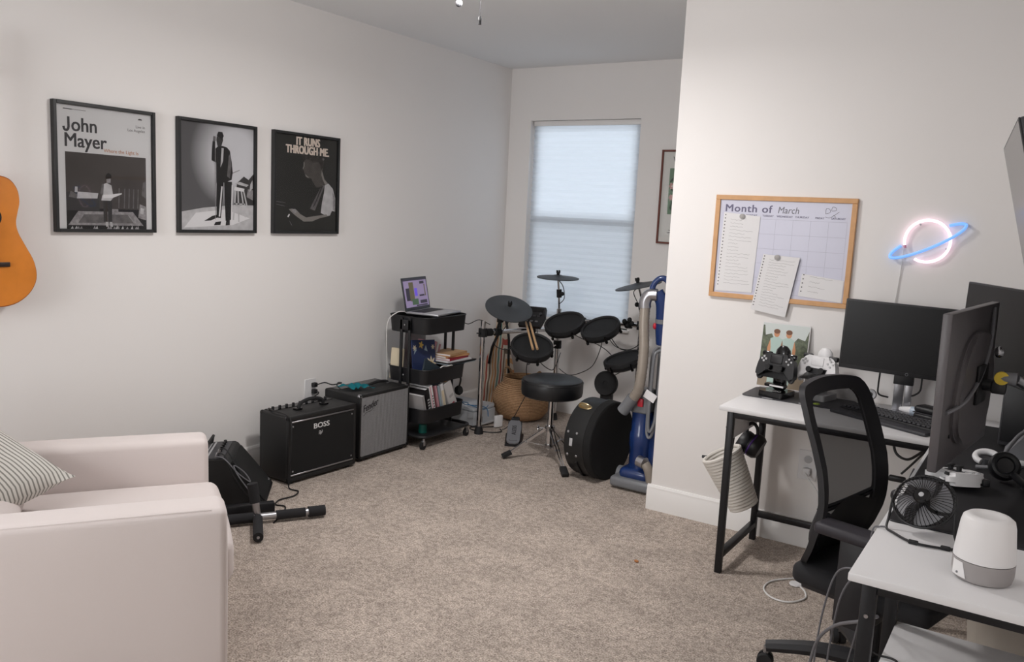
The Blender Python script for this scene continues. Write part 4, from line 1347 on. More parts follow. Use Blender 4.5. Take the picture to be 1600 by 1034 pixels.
# cymbal stems
part('cymbal_stem', G().tube([PC + Vector((0, 0, .86)), PC + Vector((0, -.02, 1.0)), (-3.205, 5.58, 1.13)], .008, 8, 4), 'chrome_dark', kit, True)
part('stem_joint', G().cyl(PC + Vector((0, -.012, .97)), PC + Vector((0, -.02, 1.03)), .02, .02, 12).ell(PC + Vector((.03, -.02, 1.0)), .018, .012, .016, 10), 'black_matte', kit, True)
part('cymbal_stem', G().tube([PR + Vector((0, 0, .98)), PR + Vector((0, -.04, 1.06)), (-2.45, 5.40, 1.14)], .008, 8, 4), 'chrome_dark', kit, True)
part('stem_joint', G().cyl(PR + Vector((0, 0, .94)), PR + Vector((0, 0, 1.01)), .022, .022, 12).ell(PR + Vector((-.035, -.02, .99)), .018, .014, .018, 10), 'black_matte', kit, True)
part('cymbal_stem', G().tube([A_.lerp(B_, .18) + Vector((0, 0, .02)), (-3.32, 4.99, .84), (-3.27, 4.99, .915)], .010, 8, 4), 'black_satin', kit, True)
part('stem_joint', G().box(-.02, .02, -.02, .02, -.03, .03, .008, 2, T(-3.325, 4.99, .84)), 'black_matte', kit, True)
# sound module
mM = T(-3.25, 5.32, .83) @ R(12, 'Z') @ R(52, 'X')
md = part('sound_module', G(mM).poly([(-.095, -.085), (.075, -.085), (.095, .0), (.085, .085), (-.085, .085)], -.02, .018), 'black_satin', kit, True)
part('module_screen', G(mM).box(-.07, .07, .04, .075, .018, .020), 'black_gloss', md, True)
for k in range(4):
    part('module_button', G(mM).box(-.065 + k * .034, -.043 + k * .034, -.005, .008, .018, .022, .001, 1), 'dark_grey', md, True)
for k in range(3):
    part('module_button', G(mM).box(-.05 + k * .04, -.028 + k * .04, -.05, -.037, .018, .022, .001, 1), 'mid_grey', md, True)
part('module_knob', G(mM).cyl((.06, .02, .018), (.06, .02, .03), .012, .011, 14), 'dark_grey', md, True)
part('module_bracket', G().tube([A_.lerp(B_, .62), (-3.26, 5.33, .76), (-3.25, 5.34, .81)], .01, 8, 4), 'black_satin', kit, True)
# cables of the kit
for pts in ([(-3.06, 5.03, .62), (-3.12, 5.1, .53), (-3.2, 5.2, .50), (-3.22, 5.35, .56), (-3.24, 5.36, .78)],
            [(-3.02, 5.03, .62), (-3.03, 5.1, .54), (-3.0, 5.2, .48), (-3.02, 5.3, .5), (-3.1, 5.5, .56)],
            [(-3.07, 5.01, .62), (-3.09, 5.0, .5), (-3.08, 5.02, .36), (-3.12, 4.98, .22), (-3.22, 5.0, .06), (-3.26, 4.98, .03)],
            [(-2.99, 5.38, .76), (-2.90, 5.45, .70), (-2.78, 5.5, .66), (-2.66, 5.48, .60), (-2.6, 5.42, .52), (-2.62, 5.36, .47)],
            [(-2.69, 5.38, .76), (-2.74, 5.45, .64), (-2.82, 5.5, .50), (-2.92, 5.5, .43), (-3.02, 5.5, .40), (-3.15, 5.58, .42)],
            [(-2.66, 5.38, .76), (-2.6, 5.42, .68), (-2.5, 5.45, .67), (-2.43, 5.48, .74), (-2.45, 5.5, .84)],
            [(-2.64, 5.4, .75), (-2.58, 5.46, .66), (-2.46, 5.48, .67), (-2.40, 5.47, .74)],
            [(-3.35, 4.9, .80), (-3.42, 4.86, .83), (-3.47, 4.8, .80), (-3.50, 4.76, .82)],
            [(-3.24, 5.0, .91), (-3.3, 5.05, .80), (-3.36, 4.98, .66), (-3.28, 4.98, .62), (-3.2, 5.0, .64)],
            [(-3.205, 5.58, 1.11), (-3.15, 5.57, 1.06), (-3.14, 5.58, .97), (-3.19, 5.6, .92)],
            [(-2.45, 5.40, 1.12), (-2.5, 5.44, 1.08), (-2.49, 5.5, 1.0), (-2.47, 5.5, .94)],
            [(-2.48, 5.33, .57), (-2.52, 5.4, .52), (-2.57, 5.36, .48), (-2.58, 5.34, .44)]):
    part('trigger_cable', G().tube(pts, .0032, 6, 6), 'cable_black', kit, True)

# kick pad tower standing behind the round case
kp = thing('kick_pad', 'round black kick drum pad standing behind the round case', 'drum pad', (-2.585, 5.28, 0))
kM = axes((-2.585, 5.26, .435), (1, 0, 0), Vector((0, .12, 1)).normalized(), Vector((0, -1, .12)).normalized())
part('pad_disc', G(kM).lathe([(0, -.03), (.075, -.03), (.088, -.02), (.09, 0), (.082, .010), (.074, .004), (.02, .006), (.016, .002), (0, .002)], 32), 'rubber', kp, True)
part('stand_neck', G().box(-2.63, -2.54, 5.27, 5.31, .02, .37, .008), 'black_satin', kp, True)
part('floor_plate', G().box(-2.69, -2.48, 5.10, 5.36, 0, .015, .005), 'black_satin', kp, True)

# drum sticks lying across the lower left pad
mat('hickory', 'c9a379', .45, var=(20, .08))
for k, (a, b) in enumerate((((-3.19, 5.12, .822), (-2.985, 4.905, .668)), ((-3.165, 5.135, .822), (-2.955, 4.915, .672)))):
    a, b = Vector(a), Vector(b)
    s_ = thing('drumstick', ('wooden drumstick leaning on the snare pad, the left of the pair', 'wooden drumstick leaning on the snare pad, the right of the pair')[k], 'drumstick', b, 0, 'drumsticks on the pad')
    d_ = a - b
    part('shaft', G().cyl(b, b + d_ * .93, .0085, .0075, 12), 'hickory', s_, True)
    part('tip', G().tube([b + d_ * .93, b + d_ * .965, b + d_], .0075, 10, 4, r1=.003), 'hickory', s_, True)

# drum throne
dt = thing('drum_throne', 'round black padded drum stool on a chrome tripod', 'stool', (-2.68, 4.67, 0))
sd = part('seat', G().lathe([(0, .425), (.185, .425), (.198, .435), (.203, .46), (.203, .515), (.196, .535), (.17, .546), (.09, .543), (0, .538)], 48), 'leather_black', dt)
part('seam', G().tube([(.2025 * math.cos(a), .2025 * math.sin(a), .522) for a in [2 * PI * k / 48 for k in range(48)]], .003, 6, closed=True, smooth=False), 'leather_black', sd)
part('seat_plate', G().cyl((0, 0, .40), (0, 0, .427), .03, .05, 16), 'steel', dt)
part('column', G().cyl((0, 0, .06), (0, 0, .41), .019, .019, 20), 'chrome', dt)
part('outer_tube', G().cyl((0, 0, .09), (0, 0, .20), .024, .024, 20), 'chrome', dt)
part('collar', G().cyl((0, 0, .19), (0, 0, .225), .031, .031, 16), 'chrome_dark', dt)
part('lower_collar', G().cyl((0, 0, .075), (0, 0, .10), .029, .029, 16), 'chrome_dark', dt)
part('wing_bolt', G().cyl((-.03, -.02, .205), (-.06, -.035, .205), .005, .005, 8).ell((-.066, -.038, .205), .006, .014, .02, 10), 'chrome', dt)
for fx, fy in ((-.21, -.185), (.27, -.26), (.05, .21)):
    d_ = Vector((fx, fy, 0)); L = d_.length; d_.normalize()
    n_ = Vector((-d_.y, d_.x, 0)) * .011
    top, ft = d_ * .03 + Vector((0, 0, .205)), d_ * L + Vector((0, 0, .022))
    lg = part('leg', G().bar(top + n_, ft + n_ * .6, .006, .016, (0, 0, 1)).bar(top - n_, ft - n_ * .6, .006, .016, (0, 0, 1)), 'chrome', dt)
    part('brace', G().bar(d_ * .03 + Vector((0, 0, .088)), top.lerp(ft, .5), .012, .004, (0, 0, 1)), 'chrome', lg)
    part('rubber_foot', G().bar(top.lerp(ft, .88), d_ * (L + .03) + Vector((0, 0, .013)), .045, .026, (0, 0, 1), .005), 'rubber', lg)
    part('rivet', G().cyl(top.lerp(ft, .5) + n_ * 1.5, top.lerp(ft, .5) - n_ * 1.5, .006, .006, 8), 'steel', lg)

# hi-hat pedal
hp_ = thing('hi_hat_pedal', 'black foot pedal with grey footplate lettered ALESIS', 'pedal', (-3.09, 4.88, 0), math.radians(30))
# local: toe end at -x... footplate runs along local +Y up to the heel hinge
part('base', G().poly([(-.055, -.16), (.055, -.16), (.065, .12), (.03, .15), (-.03, .15), (-.065, .12)], 0, .018), 'black_satin', hp_)
pM = T(0, -.155, .02) @ R(19, 'X')
part('footplate', G(pM).poly([(p_.x, p_.y) for p_ in cat([(-.038, 0, 0), (.038, 0, 0), (.046, .1, 0), (.048, .2, 0), (.03, .275, 0), (-.03, .275, 0), (-.048, .2, 0), (-.046, .1, 0)], 3, True)], .004, .014), 'mid_grey', hp_)
part('wedge', G().poly([(-.155, .018), (.13, .018), (.13, .11)], -.05, .05, axes((0, 0, 0), (0, 1, 0), (0, 0, 1), (1, 0, 0))), 'black_satin', hp_)
text('ALESIS', .042, pM @ T(.014, .09, .0145) @ R(90, 'Z'), 'glyph_dark', hp_, bold=.001)
part('heel_bar', G(pM).stroke([(-.026, .03), (-.026, .018), (.026, .018), (.026, .03)], .004, .0146, 1), 'glyph_dark', hp_, smooth=0, keep=True)
part('sensor_box', G().box(-.03, .03, .10, .17, .03, .135, .01), 'black_matte', hp_)

# round drum case standing on its rim, axis along local X
dc = thing('drum_case', 'round black drum case standing on its rim beside the stool', 'drum case', (-2.265, 4.565, 0), math.radians(-7))
RC = .242
Mc = T(0, 0, RC) @ R(90, 'Y')
mat('case_black', '151617', .5, bump=(350, .25, .001))
mat('case_face', '0c0c0d', .85)
part('shell', G(Mc).lathe([(0, -.10), (RC - .012, -.10), (RC - .003, -.094), (RC, -.085), (RC, .03)], 56), 'case_black', dc)
lidc = part('lid', G(Mc).lathe([(RC, .034), (RC + .003, .036), (RC + .003, .088), (RC, .096), (RC - .01, .10), (RC - .012, .099), (0, .099)], 56), 'case_face', dc)
part('lid_band', G(Mc).lathe([(RC + .001, .029), (RC + .005, .031), (RC + .005, .05), (RC + .001, .052)], 56), 'case_black', lidc)
def on_rim(ang, x):
    """point and outward normal on the rim; ang from straight up towards the camera (-y)"""
    a = math.radians(ang)
    n = Vector((0, -math.sin(a), math.cos(a)))
    return Vector((x, 0, RC)) + n * RC, n
c, n = on_rim(30, -.035)
tx = Vector((1, 0, 0)); ty = n.cross(tx)
hd = part('handle_plate', G(axes(c, tx, ty, n)).lathe([(0, .004), (.045, .004), (.05, 0)], 24, sy=.45), 'brass', dc)
part('handle_loop', G(axes(c, tx, ty, n)).tube([(-.038, 0, .004), (-.03, 0, .018), (0, 0, .024), (.03, 0, .018), (.038, 0, .004)], .006, 8), 'brass', hd)
for ang in (74, 108):
    for x in (-.07, -.005):
        c, n = on_rim(ang, x)
        part('stud', G(axes(c, tx, n.cross(tx), n)).lathe([(.0085, 0), (.007, .003), (0, .004)], 12), 'steel', dc)
c, n = on_rim(88, -.04)
part('label_plate', G(axes(c, tx, n.cross(tx), n)).box(-.011, .011, -.024, .024, 0, .003, .001, 1), 'light_grey', dc)
pts = []
for k in range(9):
    c, n = on_rim(118 + k * 6, -.01 + .012 * math.sin(k * .5) - .004 * k)
    pts.append(c + n * .006)
part('strap', G().tube(pts, .006, 6, 3), 'rubber', dc)

# ================================================================ upright vacuum cleaner beside the partition
vc = thing('vacuum_cleaner', 'blue and grey upright vacuum cleaner beside the partition wall', 'vacuum cleaner', (-1.95, 4.56, 0))
mat('hose_grey', '9b9288', .35, metal=.2)
mat('vac_grey', '76787c', .4)
part('floor_head', G().box(-2.10, -1.84, 4.40, 4.60, .012, .075, .02, 3), 'vac_grey', vc, True)
part('head_cover', G().box(-2.06, -1.87, 4.43, 4.62, .06, .13, .03, 3), 'blue_plastic', vc, True)
for x in (-2.095, -1.835):
    part('wheel', G().cyl((x - .018, 4.56, .05), (x + .018, 4.56, .05), .05, .05, 20), 'vac_grey', vc, True)
bd = part('dust_tube', G().lathe([(0, .05), (.055, .07), (.065, .12), (.066, .24), (.07, .25), (.07, .33), (.064, .34), (.064, .46), (0, .46)], 24, T(-1.985, 4.57, 0)), 'blue_plastic', vc, True)
part('dust_tube', G().lathe([(0, .10), (.07, .12), (.075, .4), (.05, .46), (0, .46)], 24, T(-1.875, 4.60, 0)), 'blue_plastic', vc, True)
part('collar', G().box(-2.04, -1.93, 4.50, 4.62, .455, .60, .015, 3), 'vac_grey', vc, True)
part('spine', G().box(-1.93, -1.83, 4.585, 4.66, .40, 1.02, .02, 3), 'vac_grey', vc, True)
part('wand_tube', G().cyl((-1.895, 4.60, .50), (-1.885, 4.60, 1.0), .026, .024, 18), 'steel', vc, True)
part('red_latch', G().box(-1.99, -1.955, 4.485, 4.505, .50, .55, .006), 'red_plastic', vc, True)
part('hose', G().tube([(-2.065, 4.47, .475), (-2.03, 4.47, .52), (-1.98, 4.46, .60), (-1.965, 4.46, .70), (-1.965, 4.47, .85), (-1.98, 4.48, 1.0), (-1.985, 4.49, 1.10)], .030, 14, 8), 'hose_grey', vc, True)
hring = None
for k in range(26):
    pp = cat([(-2.03, 4.47, .52), (-1.98, 4.46, .60), (-1.965, 4.46, .70), (-1.965, 4.47, .85), (-1.98, 4.48, 1.0), (-1.985, 4.49, 1.09)], 12)
    i_ = int(k * (len(pp) - 2) / 25)
    d_ = (pp[i_ + 1] - pp[i_]).normalized()
    part('hose_ring', G().cyl(pp[i_] - d_ * .003, pp[i_] + d_ * .003, .0315, .0315, 14), 'hose_grey', vc, True)
part('hose_cuff', G().tube([(-2.075, 4.47, .46), (-2.05, 4.47, .495), (-2.01, 4.465, .555)], .036, 14, 4), 'vac_grey', vc, True)
part('hose_elbow', G().tube([(-1.985, 4.49, 1.09), (-1.985, 4.49, 1.13), (-1.965, 4.495, 1.165), (-1.92, 4.505, 1.17)], .036, 14, 6), 'steel', vc, True)
hb = part('handle_body', G().tube([(-1.89, 4.56, .88), (-1.895, 4.55, .96), (-1.895, 4.54, 1.06), (-1.90, 4.53, 1.13), (-1.93, 4.52, 1.185)], .038, 14, 6), 'blue_plastic', vc, True)
part('grip', G().tube([(-1.955, 4.50, 1.17), (-1.95, 4.51, 1.225), (-1.92, 4.52, 1.262), (-1.885, 4.53, 1.262), (-1.862, 4.54, 1.22), (-1.86, 4.55, 1.12), (-1.868, 4.56, 1.0), (-1.88, 4.57, .92)], .017, 12, 6), 'blue_plastic', hb, True)
part('band', G().cyl((-1.8945, 4.545, 1.005), (-1.895, 4.543, 1.03), .041, .041, 16), 'vac_grey', hb, True)
part('red_button', G().ell((-1.93, 4.525, .985), .012, .012, .02, 12), 'red_plastic', hb, True)
cw = part('power_cord', G().tube([(-1.93, 4.52, .80), (-1.93, 4.51, .60), (-1.925, 4.50, .40), (-1.915, 4.49, .34), (-1.895, 4.49, .33), (-1.88, 4.50, .40), (-1.875, 4.51, .6), (-1.872, 4.52, .8), (-1.88, 4.53, .86), (-1.905, 4.53, .86)], .009, 8, 6, closed=True), 'mid_grey', vc, True)
part('power_cord', G().tube([(-1.91, 4.50, .80), (-1.912, 4.49, .60), (-1.91, 4.48, .43), (-1.90, 4.475, .37), (-1.885, 4.48, .38), (-1.868, 4.49, .46), (-1.86, 4.50, .62), (-1.86, 4.51, .78), (-1.87, 4.52, .84), (-1.895, 4.52, .84)], .009, 8, 6, closed=True), 'vac_grey', vc, True)
part('cord_tag', G(T(-1.915, 4.478, .58) @ R(25, 'Y')).box(-.03, .045, -.003, .003, -.025, .025, .001, 1), 'white_plastic', vc, True)
part('hose_port', G().cyl((-1.935, 4.44, .19), (-1.89, 4.43, .185), .036, .036, 18), 'steel', vc, True)
part('lower_hose', G().tube([(-1.89, 4.43, .185), (-1.865, 4.43, .15), (-1.85, 4.44, .08)], .028, 12, 5), 'hose_grey', vc, True)

# ================================================================ framed flower print on the far wall
fp = thing('framed_print', 'wood framed flower print half hidden behind the partition', 'picture', (-2.29, YF, 1.42))
FX0, FX1, FZ0, FZ1 = -2.545, -2.03, 1.425, 2.112
mat('mahogany', '6b3527', .45)
g = G()
g.box(FX0, FX0 + .014, YF - .025, YF, FZ0, FZ1, .002, 1).box(FX1 - .014, FX1, YF - .025, YF, FZ0, FZ1, .002, 1)
g.box(FX0 + .014, FX1 - .014, YF - .025, YF, FZ0, FZ0 + .014, .002, 1).box(FX0 + .014, FX1 - .014, YF - .025, YF, FZ1 - .014, FZ1, .002, 1)
part('frame', g, 'mahogany', fp, True)
mat('mount_white', 'dddcd8', .8)
part('print_sheet', G().box(FX0 + .014, FX1 - .014, YF - .012, YF - .004, FZ0 + .014, FZ1 - .014), 'mount_white', fp, True)
MA = axes((FX0 + .014, YF - .0123, FZ0 + .014), (1, 0, 0), (0, 0, 1), (0, -1, 0))
mat('pt_green', '6e8a72', .85, var=(9, .15)); mat('pt_leaf', '3d5243', .85); mat('pt_rose', 'c99a98', .85); mat('pt_white', 'd9d8cd', .85)
g = G(MA)
pw, ph_ = FX1 - FX0 - .028, FZ1 - FZ0 - .028
g.mi = 0
g.flat([(.055, .205), (pw - .055, .205), (pw - .055, .54), (.055, .54)], .0002)
random.seed(3)
for k in range(60):
    g.mi = 1
    cx, cy = random.uniform(.075, pw - .075), random.uniform(.23, .50)
    g.disc(cx, cy, .026, .009, .0003 + k * .000004, 8, random.uniform(0, PI))
for k in range(26):
    g.mi = random.choice([2, 3, 3])
    cx, cy = (.10 + random.uniform(-.02, .03), random.uniform(.25, .42)) if k < 6 else (random.uniform(.1, pw - .1), random.uniform(.25, .46))
    rr = random.uniform(.016, .03)
    flower_n = 6
    pts = [(cx + rr * (.8 + .2 * math.cos(6 * a)) * math.cos(a), cy + rr * (.8 + .2 * math.cos(6 * a)) * math.sin(a)) for a in [2 * PI * i / 24 for i in range(24)]]
    g.flat(pts, .0006 + k * .00001)
part('flower_picture', g, ['pt_green', 'pt_leaf', 'pt_rose', 'pt_white'], fp, True, smooth=0, keep=True)
text('VA', .072, MA @ T(.075, .575, .0003), 'glyph_dark', fp, True, xs=.85, space=1.25)
g = G(MA)
g.flat([(.075, .085), (.13, .085), (.13, .089), (.075, .089)], .0003).flat([(.065, .066), (.15, .066), (.15, .072), (.065, .072)], .0003)
part('small_print', g, 'tone_55', fp, True, smooth=0, keep=True)
part('glass', G().box(FX0 + .014, FX1 - .014, YF - .0185, YF - .017, FZ0 + .014, FZ1 - .014), 'picture_glass', fp, True)

# ================================================================ planner board on the partition wall (u = +x, v = +z, n = -y)
def MP(x, z, d=0.0):
    return axes((x, YP - d, z), (1, 0, 0), (0, 0, 1), (0, -1, 0))
wb = thing('planner_board', 'white monthly planner board in a wooden frame reading Month of March', 'whiteboard', (-1.168, YP, 1.22))
BX0_, BX1_, BZ0_, BZ1_ = -1.511, -.822, 1.220, 1.742
mat('pine', 'd3a271', .5, var=(18, .08))
mat('board_white', 'c9c9da', .3)
fw = .024
for nm, q in (('frame_rail', (BX0_, BX1_, BZ1_ - fw, BZ1_)), ('frame_rail', (BX0_, BX1_, BZ0_, BZ0_ + fw)), ('frame_stile', (BX0_, BX0_ + fw, BZ0_ + fw, BZ1_ - fw)), ('frame_stile', (BX1_ - fw, BX1_, BZ0_ + fw, BZ1_ - fw))):
    part(nm, G().box(q[0], q[1], YP - .018, YP, q[2], q[3], .002, 1), 'pine', wb, True)
part('writing_surface', G().box(BX0_ + fw, BX1_ - fw, YP - .010, YP - .002, BZ0_ + fw, BZ1_ - fw), 'board_white', wb, True)
mat('ink_purple', '6f6c86', .7); mat('ink_pencil', '6e6d78', .7); mat('ink_faint', 'adadbe', .7); mat('ink_note', 'a9a9aa', .8)
tt = text('Month of', .052, MP(-1.462, 1.660, .0102), 'ink_purple', wb, True, bold=.0012, xs=1.12, space=1.1)
text('March', .046, MP(-1.195, 1.660, .0102), 'ink_pencil', wb, True, xs=.9, shear=.15, bold=0)
for k, (dn, x) in enumerate(zip(('SUNDAY', 'MONDAY', 'TUESDAY', 'WEDNESDAY', 'THURSDAY', 'FRIDAY', 'SATURDAY'), (-1.409, -1.323, -1.240, -1.158, -1.074, -.990, -.904))):
    text(dn, .013, MP(x, 1.640, .0102), 'ink_purple', wb, True, align='CENTER', bold=.0003)
gx0, gx1, gz0, gz1 = -1.452, -.862, 1.262, 1.628
g = G(MP(0, 0, .0102))
for k in range(8):
    x = gx0 + (gx1 - gx0) * k / 7
    g.stroke([(x, gz0), (x, gz1)], .0012, 0, 1)
for k in range(6):
    z = gz0 + (gz1 - gz0) * k / 5
    g.stroke([(gx0, z), (gx1, z)], .0012, 0, 1)
setp(part('calendar_grid', g, 'ink_faint', wb, True, smooth=0, keep=True), kind='stuff')
g = G(MP(-.965, 1.665, .0104))                                           # marker doodle
g.stroke([(0, 0), (.002, .026), (.018, .022), (.020, .008), (.002, .001)], .002)
g.stroke([(.026, .016), (.03, .034), (.046, .03), (.046, .018), (.028, .015)], .002)
g.stroke([(.0, -.014), (.018, -.018), (.034, -.010), (.062, .012)], .002)
g.stroke([(.036, -.004), (.046, -.012), (.038, -.022)], .002)
setp(part('doodle', g, 'ink_pencil', wb, True, smooth=0, keep=True), kind='stuff')

def scribbles(g, x0, x1, z, amp, seed, z_=0.0):
    rnd = random.Random(seed)
    n = max(4, int((x1 - x0) / .006))
    pts = [(x0 + (x1 - x0) * k / n, z + rnd.uniform(-amp, amp)) for k in range(n + 1)]
    g.stroke(pts, .0011, z_, 2)
def note(label, corners, holes, seed, lines, depth):
    """sheet hanging on the board; corners TL TR BR BL in wall coordinates"""
    cx = sum(c[0] for c in corners) / 4; cz = min(c[1] for c in corners)
    o = thing('note_sheet', label, 'note', (cx, YP - depth, cz))
    part('paper', G(MP(0, 0, depth)).poly([corners[3], corners[2], corners[1], corners[0]], 0, .0008), 'white_paper', o, True)
    tl, tr, br, bl = [Vector((c[0], c[1], 0)) for c in corners]
    g = G(MP(0, 0, depth + .001))
    rnd = random.Random(seed)
    for k in range(lines):
        f = .08 + .86 * k / lines
        a, b = tl.lerp(bl, f), tr.lerp(br, f)
        e = rnd.uniform(.45, .92)
        p0, p1 = a.lerp(b, .2), a.lerp(b, e)
        n = 14
        pts = [(p0.lerp(p1, i / n).x, p0.lerp(p1, i / n).y + rnd.uniform(-.0025, .0025)) for i in range(n + 1)]
        g.stroke(pts, .0012, 0, 2)
    setp(part('handwriting', g, 'ink_note', o, True, smooth=0, keep=True), kind='stuff')
    if holes:
        g = G(MP(0, 0, depth + .0011))
        for k in range(holes):
            q = tl.lerp(bl, .03 + .93 * k / holes).lerp(tr.lerp(br, .03 + .93 * k / holes), .05)
            g.disc(q.x, q.y, .0034, .0034, 0, 8)
        setp(part('punch_holes', g, 'tone_55', o, True, smooth=0, keep=True), kind='stuff')
    return o
note('tall note sheet under the left magnet on the planner board', [(-1.464, 1.655), (-1.276, 1.640), (-1.288, 1.256), (-1.478, 1.252)], 22, 1, 20, .0115)
note('spiral note sheet under the lower magnet hanging over the board frame', [(-1.243, 1.455), (-1.062, 1.448), (-1.108, 1.150), (-1.283, 1.174)], 18, 2, 18, .021)
note('short pale note sheet at the lower right of the planner board', [(-1.048, 1.372), (-.850, 1.352), (-.852, 1.246), (-1.058, 1.262)], 5, 5, 4, .0118)
mat('magnet_grey', 'a9a6a4', .5)
for k, (x, z, d) in enumerate(((-1.368, 1.637, .0125), (-1.172, 1.443, .022))):
    mg = thing('magnet', ('round grey magnet at the top of the tall note sheet', 'round grey magnet at the top of the lower spiral note')[k], 'magnet', (x, YP - d, z), 0, 'board magnets')
    part('body', G(MP(x, z, d)).lathe([(0, 0), (.0135, 0), (.0135, .004), (.011, .006), (0, .006)], 20), 'magnet_grey', mg, True)
    part('rim', G(MP(x, z, d)).tube([(.0128 * math.cos(a), .0128 * math.sin(a), .0045) for a in [2 * PI * i / 20 for i in range(20)]], .0012, 5, closed=True, smooth=False), 'light_grey', mg, True)

# ================================================================ neon planet sign
ns = thing('neon_sign', 'ringed planet neon sign glowing pink and blue on the wall', 'neon sign', (-.51, YP, 1.47))
mat('neon_pink', 'fff0f6', .4, emit=('ffd6e8', 1.7))
mat('neon_blue', '7fb0ee', .4, emit=('6fa4ee', .75))
Mn = MP(-.510, 1.562, .018)
rp = .094
pts = [(rp * math.cos(math.radians(a)), rp * math.sin(math.radians(a)), 0) for a in range(-118, 196, 6)]
part('planet_tube', G(Mn).tube(pts, .0058, 10, smooth=False), 'neon_pink', ns, True)
ca, sa = math.cos(math.radians(28)), math.sin(math.radians(28))
el = []
for k in range(64):
    a = 2 * PI * k / 64
    x, y = .168 * math.cos(a), .034 * math.sin(a)
    front = math.sin(a) < 0
    if not front and abs(math.cos(a)) < .56:
        continue
    el.append((x * ca - y * sa, x * sa + y * ca, .012 if front else -.004, a))
el.sort(key=lambda q: ((q[3] - math.radians(124)) % (2 * PI)))
part('ring_tube', G(Mn).tube([q[:3] for q in el], .0066, 10, smooth=False), 'neon_blue', ns, True)
part('tube_end', G(Mn).cyl((pts[-1][0], pts[-1][1], 0), (pts[-1][0] + .003, pts[-1][1] - .014, 0), .0072, .006, 10), mat('end_pink', 'd79bb0', .5), ns, True)
part('clear_holder', G(Mn).tube([(-.035, .072, 0), (-.04, .076, -.017)], .004, 6, smooth=False).tube([(.08, -.03, 0), (.08, -.03, -.017)], .004, 6, smooth=False), 'light_grey', ns, True)
part('power_cable', G().tube([(-.605, YP - .012, 1.52), (-.608, YP - .006, 1.42), (-.618, YP - .006, 1.25), (-.63, YP - .006, 1.0)], .0022, 6), 'cable_white', ns, True)

# ================================================================ television tilting out from the right wall
tv = thing('television', 'flat television tilted down on the right wall at the picture edge', 'television', (.1, 2.95, 1.4))
a_, t_ = math.radians(5), math.radians(15)
h_ = Vector((math.sin(a_), -math.cos(a_), 0))
n_ = Vector((-math.cos(a_) * math.cos(t_), -math.sin(a_) * math.cos(t_), -math.sin(t_)))
d_ = n_.cross(h_)
if d_.z > 0: d_ = -d_
Mt = axes((-.207, 3.40, 1.901), h_, -d_, n_)                              # u toward the camera, v up
part('housing', G(Mt).box(0, .88, -.50, 0, -.045, -.004, .004), 'dark_grey', tv, True)
part('bezel', G(Mt).box(0, .88, -.50, 0, -.005, 0, .001, 1), 'black_satin', tv, True)
mat('tv_screen', '2b2728', .18)
part('screen', G(Mt).box(.006, .874, -.488, -.006, 0, .0008), 'tv_screen', tv, True)
part('back_plate', G(Mt).box(.36, .56, -.36, -.14, -.07, -.045), 'black_metal', tv, True)
part('wall_bracket', G(Mt).bar((.48, -.28, -.05), Mt.inverted() @ Vector((XR - .035, 2.9, 1.62)), .05, .05), 'black_metal', tv, True)
part('wall_plate', G().box(XR - .045, XR - .001, 2.82, 2.98, 1.52, 1.72, .003), 'black_metal', tv, True)

# ================================================================ corner desk
dk = thing('corner_desk', 'white topped corner desk with black metal legs', 'desk', (-.45, 3.3, 0))
ZT = .79
part('tabletop', G().box(-1.20, -.337, 3.60, 4.208, ZT - .022, ZT, .004), 'white_laminate', dk, True, label='long white tabletop along the partition wall')
part('tabletop', G().box(-.3355, .205, 2.05, 4.208, ZT - .022, ZT, .004), 'white_laminate', dk, True, label='white tabletop running toward the camera')
def sq(p0, p1, w=.03, h=None, nm='frame_bar'):
    return part(nm, G().bar(p0, p1, w, h or w, (0, 1, 0) if abs(p1[2] - p0[2]) > .3 else (0, 0, 1), .003), 'black_metal', dk, True)
zt = ZT - .024
for x, y in ((-1.155, 3.645), (-1.155, 4.16), (-.31, 3.66), (.18, 4.16)):
    sq((x, y, 0), (x, y, zt), nm='leg')
sq((-1.14, 3.645, zt - .015), (-.325, 3.645, zt - .015))
sq((-1.14, 4.16, zt - .015), (.165, 4.16, zt - .015))
sq((-1.155, 3.66, zt - .015), (-1.155, 4.145, zt - .015))
sq((-1.155, 3.66, .085), (-1.155, 4.145, .085))
sq((-1.14, 4.16, .14), (.165, 4.16, .14))
for x, y in ((-.29, 2.10), (-.285, 2.50), (.17, 2.10), (.17, 2.50)):
    lg = sq((x, y, 0), (x, y, zt), .034, .034, 'leg')
    part('bolt', G().cyl((x + .0, y - .017, .68), (x, y - .022, .68), .006, .005, 10), 'steel' if y < 2.2 else 'black_matte', lg, True)
for y in (2.10, 2.50):
    sq((-.273, y, zt - .015), (.155, y, zt - .015))
sq((-.29, 2.12, zt - .015), (-.31, 3.645, zt - .015))
sq((.17, 2.12, zt - .015), (.18, 4.145, zt - .015))
part('lower_shelf', G().box(-.27, .20, 2.07, 2.515, .482, .50, .003), 'white_laminate', dk, True)

# white hook rack at the end of the desk
rk = thing('hook_rack', 'white slotted hook rack under the end of the desk', 'hook rack', (-1.185, 3.9, .62))
part('plate', G().box(-1.183, -1.172, 3.69, 4.12, .61, .765, .003), 'white_plastic', rk, True)
for y in (3.76, 3.98):
    part('hook', G().tube([(-1.186, y, .762), (-1.192, y, .70), (-1.192, y, .66), (-1.20, y, .645), (-1.21, y, .66)], .004, 6), 'black_satin', rk, True)
